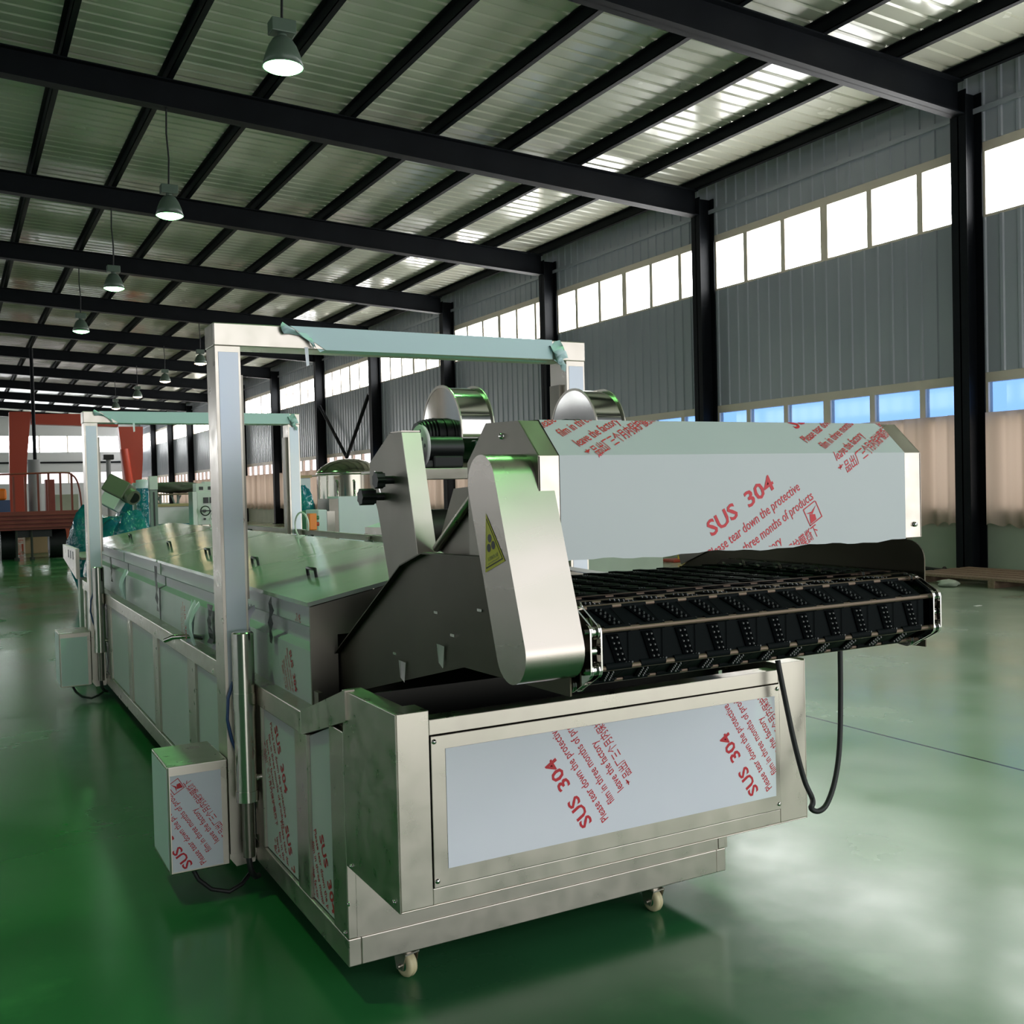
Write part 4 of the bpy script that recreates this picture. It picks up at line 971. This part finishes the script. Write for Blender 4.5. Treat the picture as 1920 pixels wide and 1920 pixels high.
# maroon trailer
Y = 27.9; zt1, zt0 = 1.20, .74; x0, x1 = .35, 2.86
tr_ = thing('flat_trailer', 'maroon flatbed trailer with a ribbed tailboard and tall hoop rail', 'trailer', (1.6, 29.5, 0))
mb = MB(); mb.prism([(x0, zt0), (x1-.12, zt0), (x1, zt1), (x0, zt1)], 1, Y, Y+.08)
for z in (.80, .90, 1.00, 1.10): mb.box(x0, x1-.08, Y-.05, Y, z, z+.045)
mb.build('tailboard', 'maroon', tr_)
mb = MB(); mb.box(x0, x1-.15, Y+.08, Y+4.0, .78, .88); mb.build('bed', 'maroon', tr_)
zr = 2.13; hp_ = [(x0, Y+.2, zr-.12)]+[(.9, Y+.2, zr-.02), (1.4, Y+.2, zr), (2.5, Y+.2, zr+.02), (2.68, Y+.2, zr-.03), (2.80, Y+.2, zr-.16), (2.88, Y+.2, zr-.5), (2.93, Y+.2, .80)]
mb = MB(); mb.tube(smooth([Vector(v) for v in hp_], 4), .022, 8); mb.build('hoop_rail', 'maroon', tr_)
for px_ in (26, 48, 72, 92, 114, 135):
    x = at(px_, 930, 1, Y+.2).x; mb = MB(); mb.box(x-.025, x+.025, Y+.18, Y+.22, .8, zr+(.0 if px_ > 60 else -.06)); mb.build('stake', 'maroon', tr_)
for xa_, xb_ in ((1.05, 1.42), (2.15, 2.55)):
    mb = MB(); mb.cyl((xa_, Y+.75, .36), (xb_, Y+.75, .36), .36, 26); mb.cyl((xa_-.003, Y+.75, .36), (xa_, Y+.75, .36), .18, 18, 1); mb.build('wheel', ['rubber', 'grey'], tr_)
for x in (1.38, 1.72, 2.62):
    mb = MB(); mb.cyl((x, Y+.1, .04), (x, Y+.1, .78), .028, 10); mb.cyl((x, Y+.1, 0), (x, Y+.1, .06), .06, 10); mb.build('prop_leg', 'dirt', tr_)
mb = MB(); mb.box(1.4, 2.2, Y+.3, Y+.45, .55, .78); mb.build('axle_beam', 'black', tr_)
tag(MB().box(1.75, 2.45, 31.2, 32.0, 0, .55).build('crate', 'tan', None, .01), 'tan crate on the floor seen under the maroon trailer', 'crate')
mb = MB(); mb.box(1.75, 3.3, 33.0, 33.15, .05, .20); mb.box(2.95, 3.2, 33, 33.2, .20, .75); mb.box(1.75, 1.85, 33, 33.15, 0, .05); mb.box(3.1, 3.2, 33, 33.15, 0, .05)
tag(mb.build('steel_skid', 'orange_red'), 'low orange-red steel skid behind the trailer wheels', 'skid')
# orange portal crane frame
Y = 60.
po = thing('portal_frame', 'big orange-red portal frame with tapering legs near the far end', 'portal frame', (6.2, 60.2, 0))
def quad(pxs, nm, m_='orange_red', dep=.7):
    pts = [at(x, y, 1, Y) for x, y in pxs]; mb = MB(); mb.prism([(v.x, max(v.z, 0)) for v in pts][::-1], 1, Y, Y+dep); return mb.build(nm, m_, po, .02)
quad([(17, 772), (58, 772), (51, 860), (48, 985), (19, 985)], 'leg')
quad([(222, 800), (268, 800), (268, 860), (262, 985), (244, 985), (232, 880)], 'leg')
quad([(58.3, 776), (221.7, 776), (221.7, 800), (58.3, 795)], 'top_beam')
p0, p1 = at(229, 842, 1, Y-.1), at(252, 940, 1, Y-.1)
mb = MB(); mb.cyl((p0.x+.1, Y-.1, p0.z), (p1.x-.1, Y-.1, p1.z), .22, 8); mb.build('stiffener', mat('bright_orange_red', (.60, .07, .03), .4), po)
# slim items before the end wall
p = at(63, 862, 1, 46); t_ = thing('standpipe', 'thick grey standpipe behind the trailer hoops', 'pipe', (p.x, 46, 0))
mb = MB(); mb.cyl((p.x, 46, 0), (p.x, 46, p.z), .24, 18); mb.build('pipe', 'grey', t_)
mb = MB(); mb.cyl((p.x+.05, 46, p.z), (p.x+.05, 46, zb(p.x)), .07, 12); mb.build('riser', 'frame_paint', t_)
bxthing('maroon_cabinet', 'tall maroon cabinet seen between the trailer hoops', 'cabinet', 85, 102, 899, 40, .5, 'maroon')
bxthing('pale_green_cabinet', 'wide pale green cabinet right of the maroon cabinet', 'cabinet', 104, 147, 927, 41, .8, 'plaster')
t_, xa, xb, z1 = bxthing('blue_vehicle', 'small blue vehicle at the left edge beyond the trailer', 'vehicle', -12, 19, 938, 44, 2.2, 'blue_paint', .45)
mb = MB(); mb.box(xa+.1, xb-.1, 44.3, 45.8, z1, z1+.45); mb.build('roof', 'orange', t_, .08)
for x in (xa+.25, xb-.25):
    mb = MB(); mb.cyl((x-.1, 44.5, .32), (x+.1, 44.5, .32), .32, 20); mb.build('wheel', 'rubber', t_)
p = at(203, 862, 1, 48); t_ = thing('pole_fan', 'slim grey pole with a small head beyond the far gantry post', 'pole', (p.x, 48, 0))
mb = MB(); mb.cyl((p.x, 48, 0), (p.x, 48, p.z), .10, 12); mb.build('pole', 'grey', t_)
mb = MB(); mb.box(p.x-.22, p.x+.22, 47.8, 48.2, p.z, p.z+.22); mb.build('head', 'black', t_, .03)
# seen under the hood
lv = thing('louvred_unit', 'grey louvred unit on the floor seen under the hood', 'unit', (9.1, 13.2, 0))
mb = MB(); mb.box(8.55, 9.75, 13.0, 13.6, 0, .80)
for k in range(9): mb.prism([(12.97, .06+.08*k), (13.0, .06+.08*k), (13.0, .12+.08*k)], 0, 8.6, 9.7)
mb.build('body', 'grey', lv)
mb = MB(); mb.box(9.18, 9.24, 12.93, 12.97, 0, .82); mb.build('batten', 'tan', lv)
sg = thing('wet_floor_sign', 'yellow folding floor sign with an orange base under the hood', 'sign', (12.2, 15.6, 0))
mb = MB(); mb.prism([(12.05, .03), (12.40, .03), (12.36, .62), (12.09, .62)], 1, 15.5, 15.53); mb.box(12.18, 12.26, 15.495, 15.5, .35, .40, 1); mb.build('panel', ['yellow', 'black'], sg)
mb = MB(); mb.box(11.9, 12.5, 15.45, 15.8, 0, .06); mb.build('base', 'orange_red', sg, .02)
# by the right wall
pl = thing('timber_pallet', 'old timber pallet on blocks at the foot of the near column', 'pallet', (12.75, 9.2, 0))
for k in range(5):
    mb = MB(); x = 12.05+.28*k; mb.box(x, x+.22, 7.6, 10.2, .10, .135); mb.build('board', 'wood', pl, .004)
for y in (7.7, 8.8, 9.95):
    mb = MB(); mb.box(12.05, 13.4, y, y+.10, .0, .10); mb.build('bearer', 'wood', pl, .004)
mb = MB(); mb.blob((11.85, 9.35, .05), .14, .12, .05, 3, .3, 8); tag(mb.build('rubble_lump', 'plaster'), 'pale rubble lump under the edge of the timber pallet', 'rubble')
mb = MB(); rnd = random.Random(4); mb.tube(smooth([Vector((12.6+.1*i+.05*rnd.random(), 11.0+.35*math.sin(i*1.3), .04+.03*(i % 2))) for i in range(10)], 4), .035, 8)
tag(mb.build('black_cable', 'rubber'), 'tangled black cable on the floor left of the near column', 'cable')
mb = MB(); mb.box(10.28, 10.38, 7.74, 7.78, 0, .004); tag(mb.build('paper_scrap', 'paper'), 'small white scrap lying on the pale floor at right', 'scrap')

# ------------------------------------------------------------------ sky, exposure, sampling
w = bpy.data.worlds.new('sky'); S.world = w; w.use_nodes = True
w.node_tree.nodes['Background'].inputs[0].default_value = (.85, .92, 1, 1); w.node_tree.nodes['Background'].inputs[1].default_value = .25
S.view_settings.view_transform = 'Standard'; S.view_settings.look = 'None'; S.view_settings.gamma = 1; S.view_settings.use_curve_mapping = False
S.view_settings.exposure = 0.6
S.cycles.use_denoising = True; S.cycles.use_adaptive_sampling = True; S.cycles.adaptive_threshold = .015; S.cycles.max_bounces = 8; S.cycles.diffuse_bounces = 4; S.cycles.glossy_bounces = 5; S.cycles.transparent_max_bounces = 12
S.cycles.sample_clamp_indirect = 8; S.cycles.caustics_reflective = False; S.cycles.caustics_refractive = False
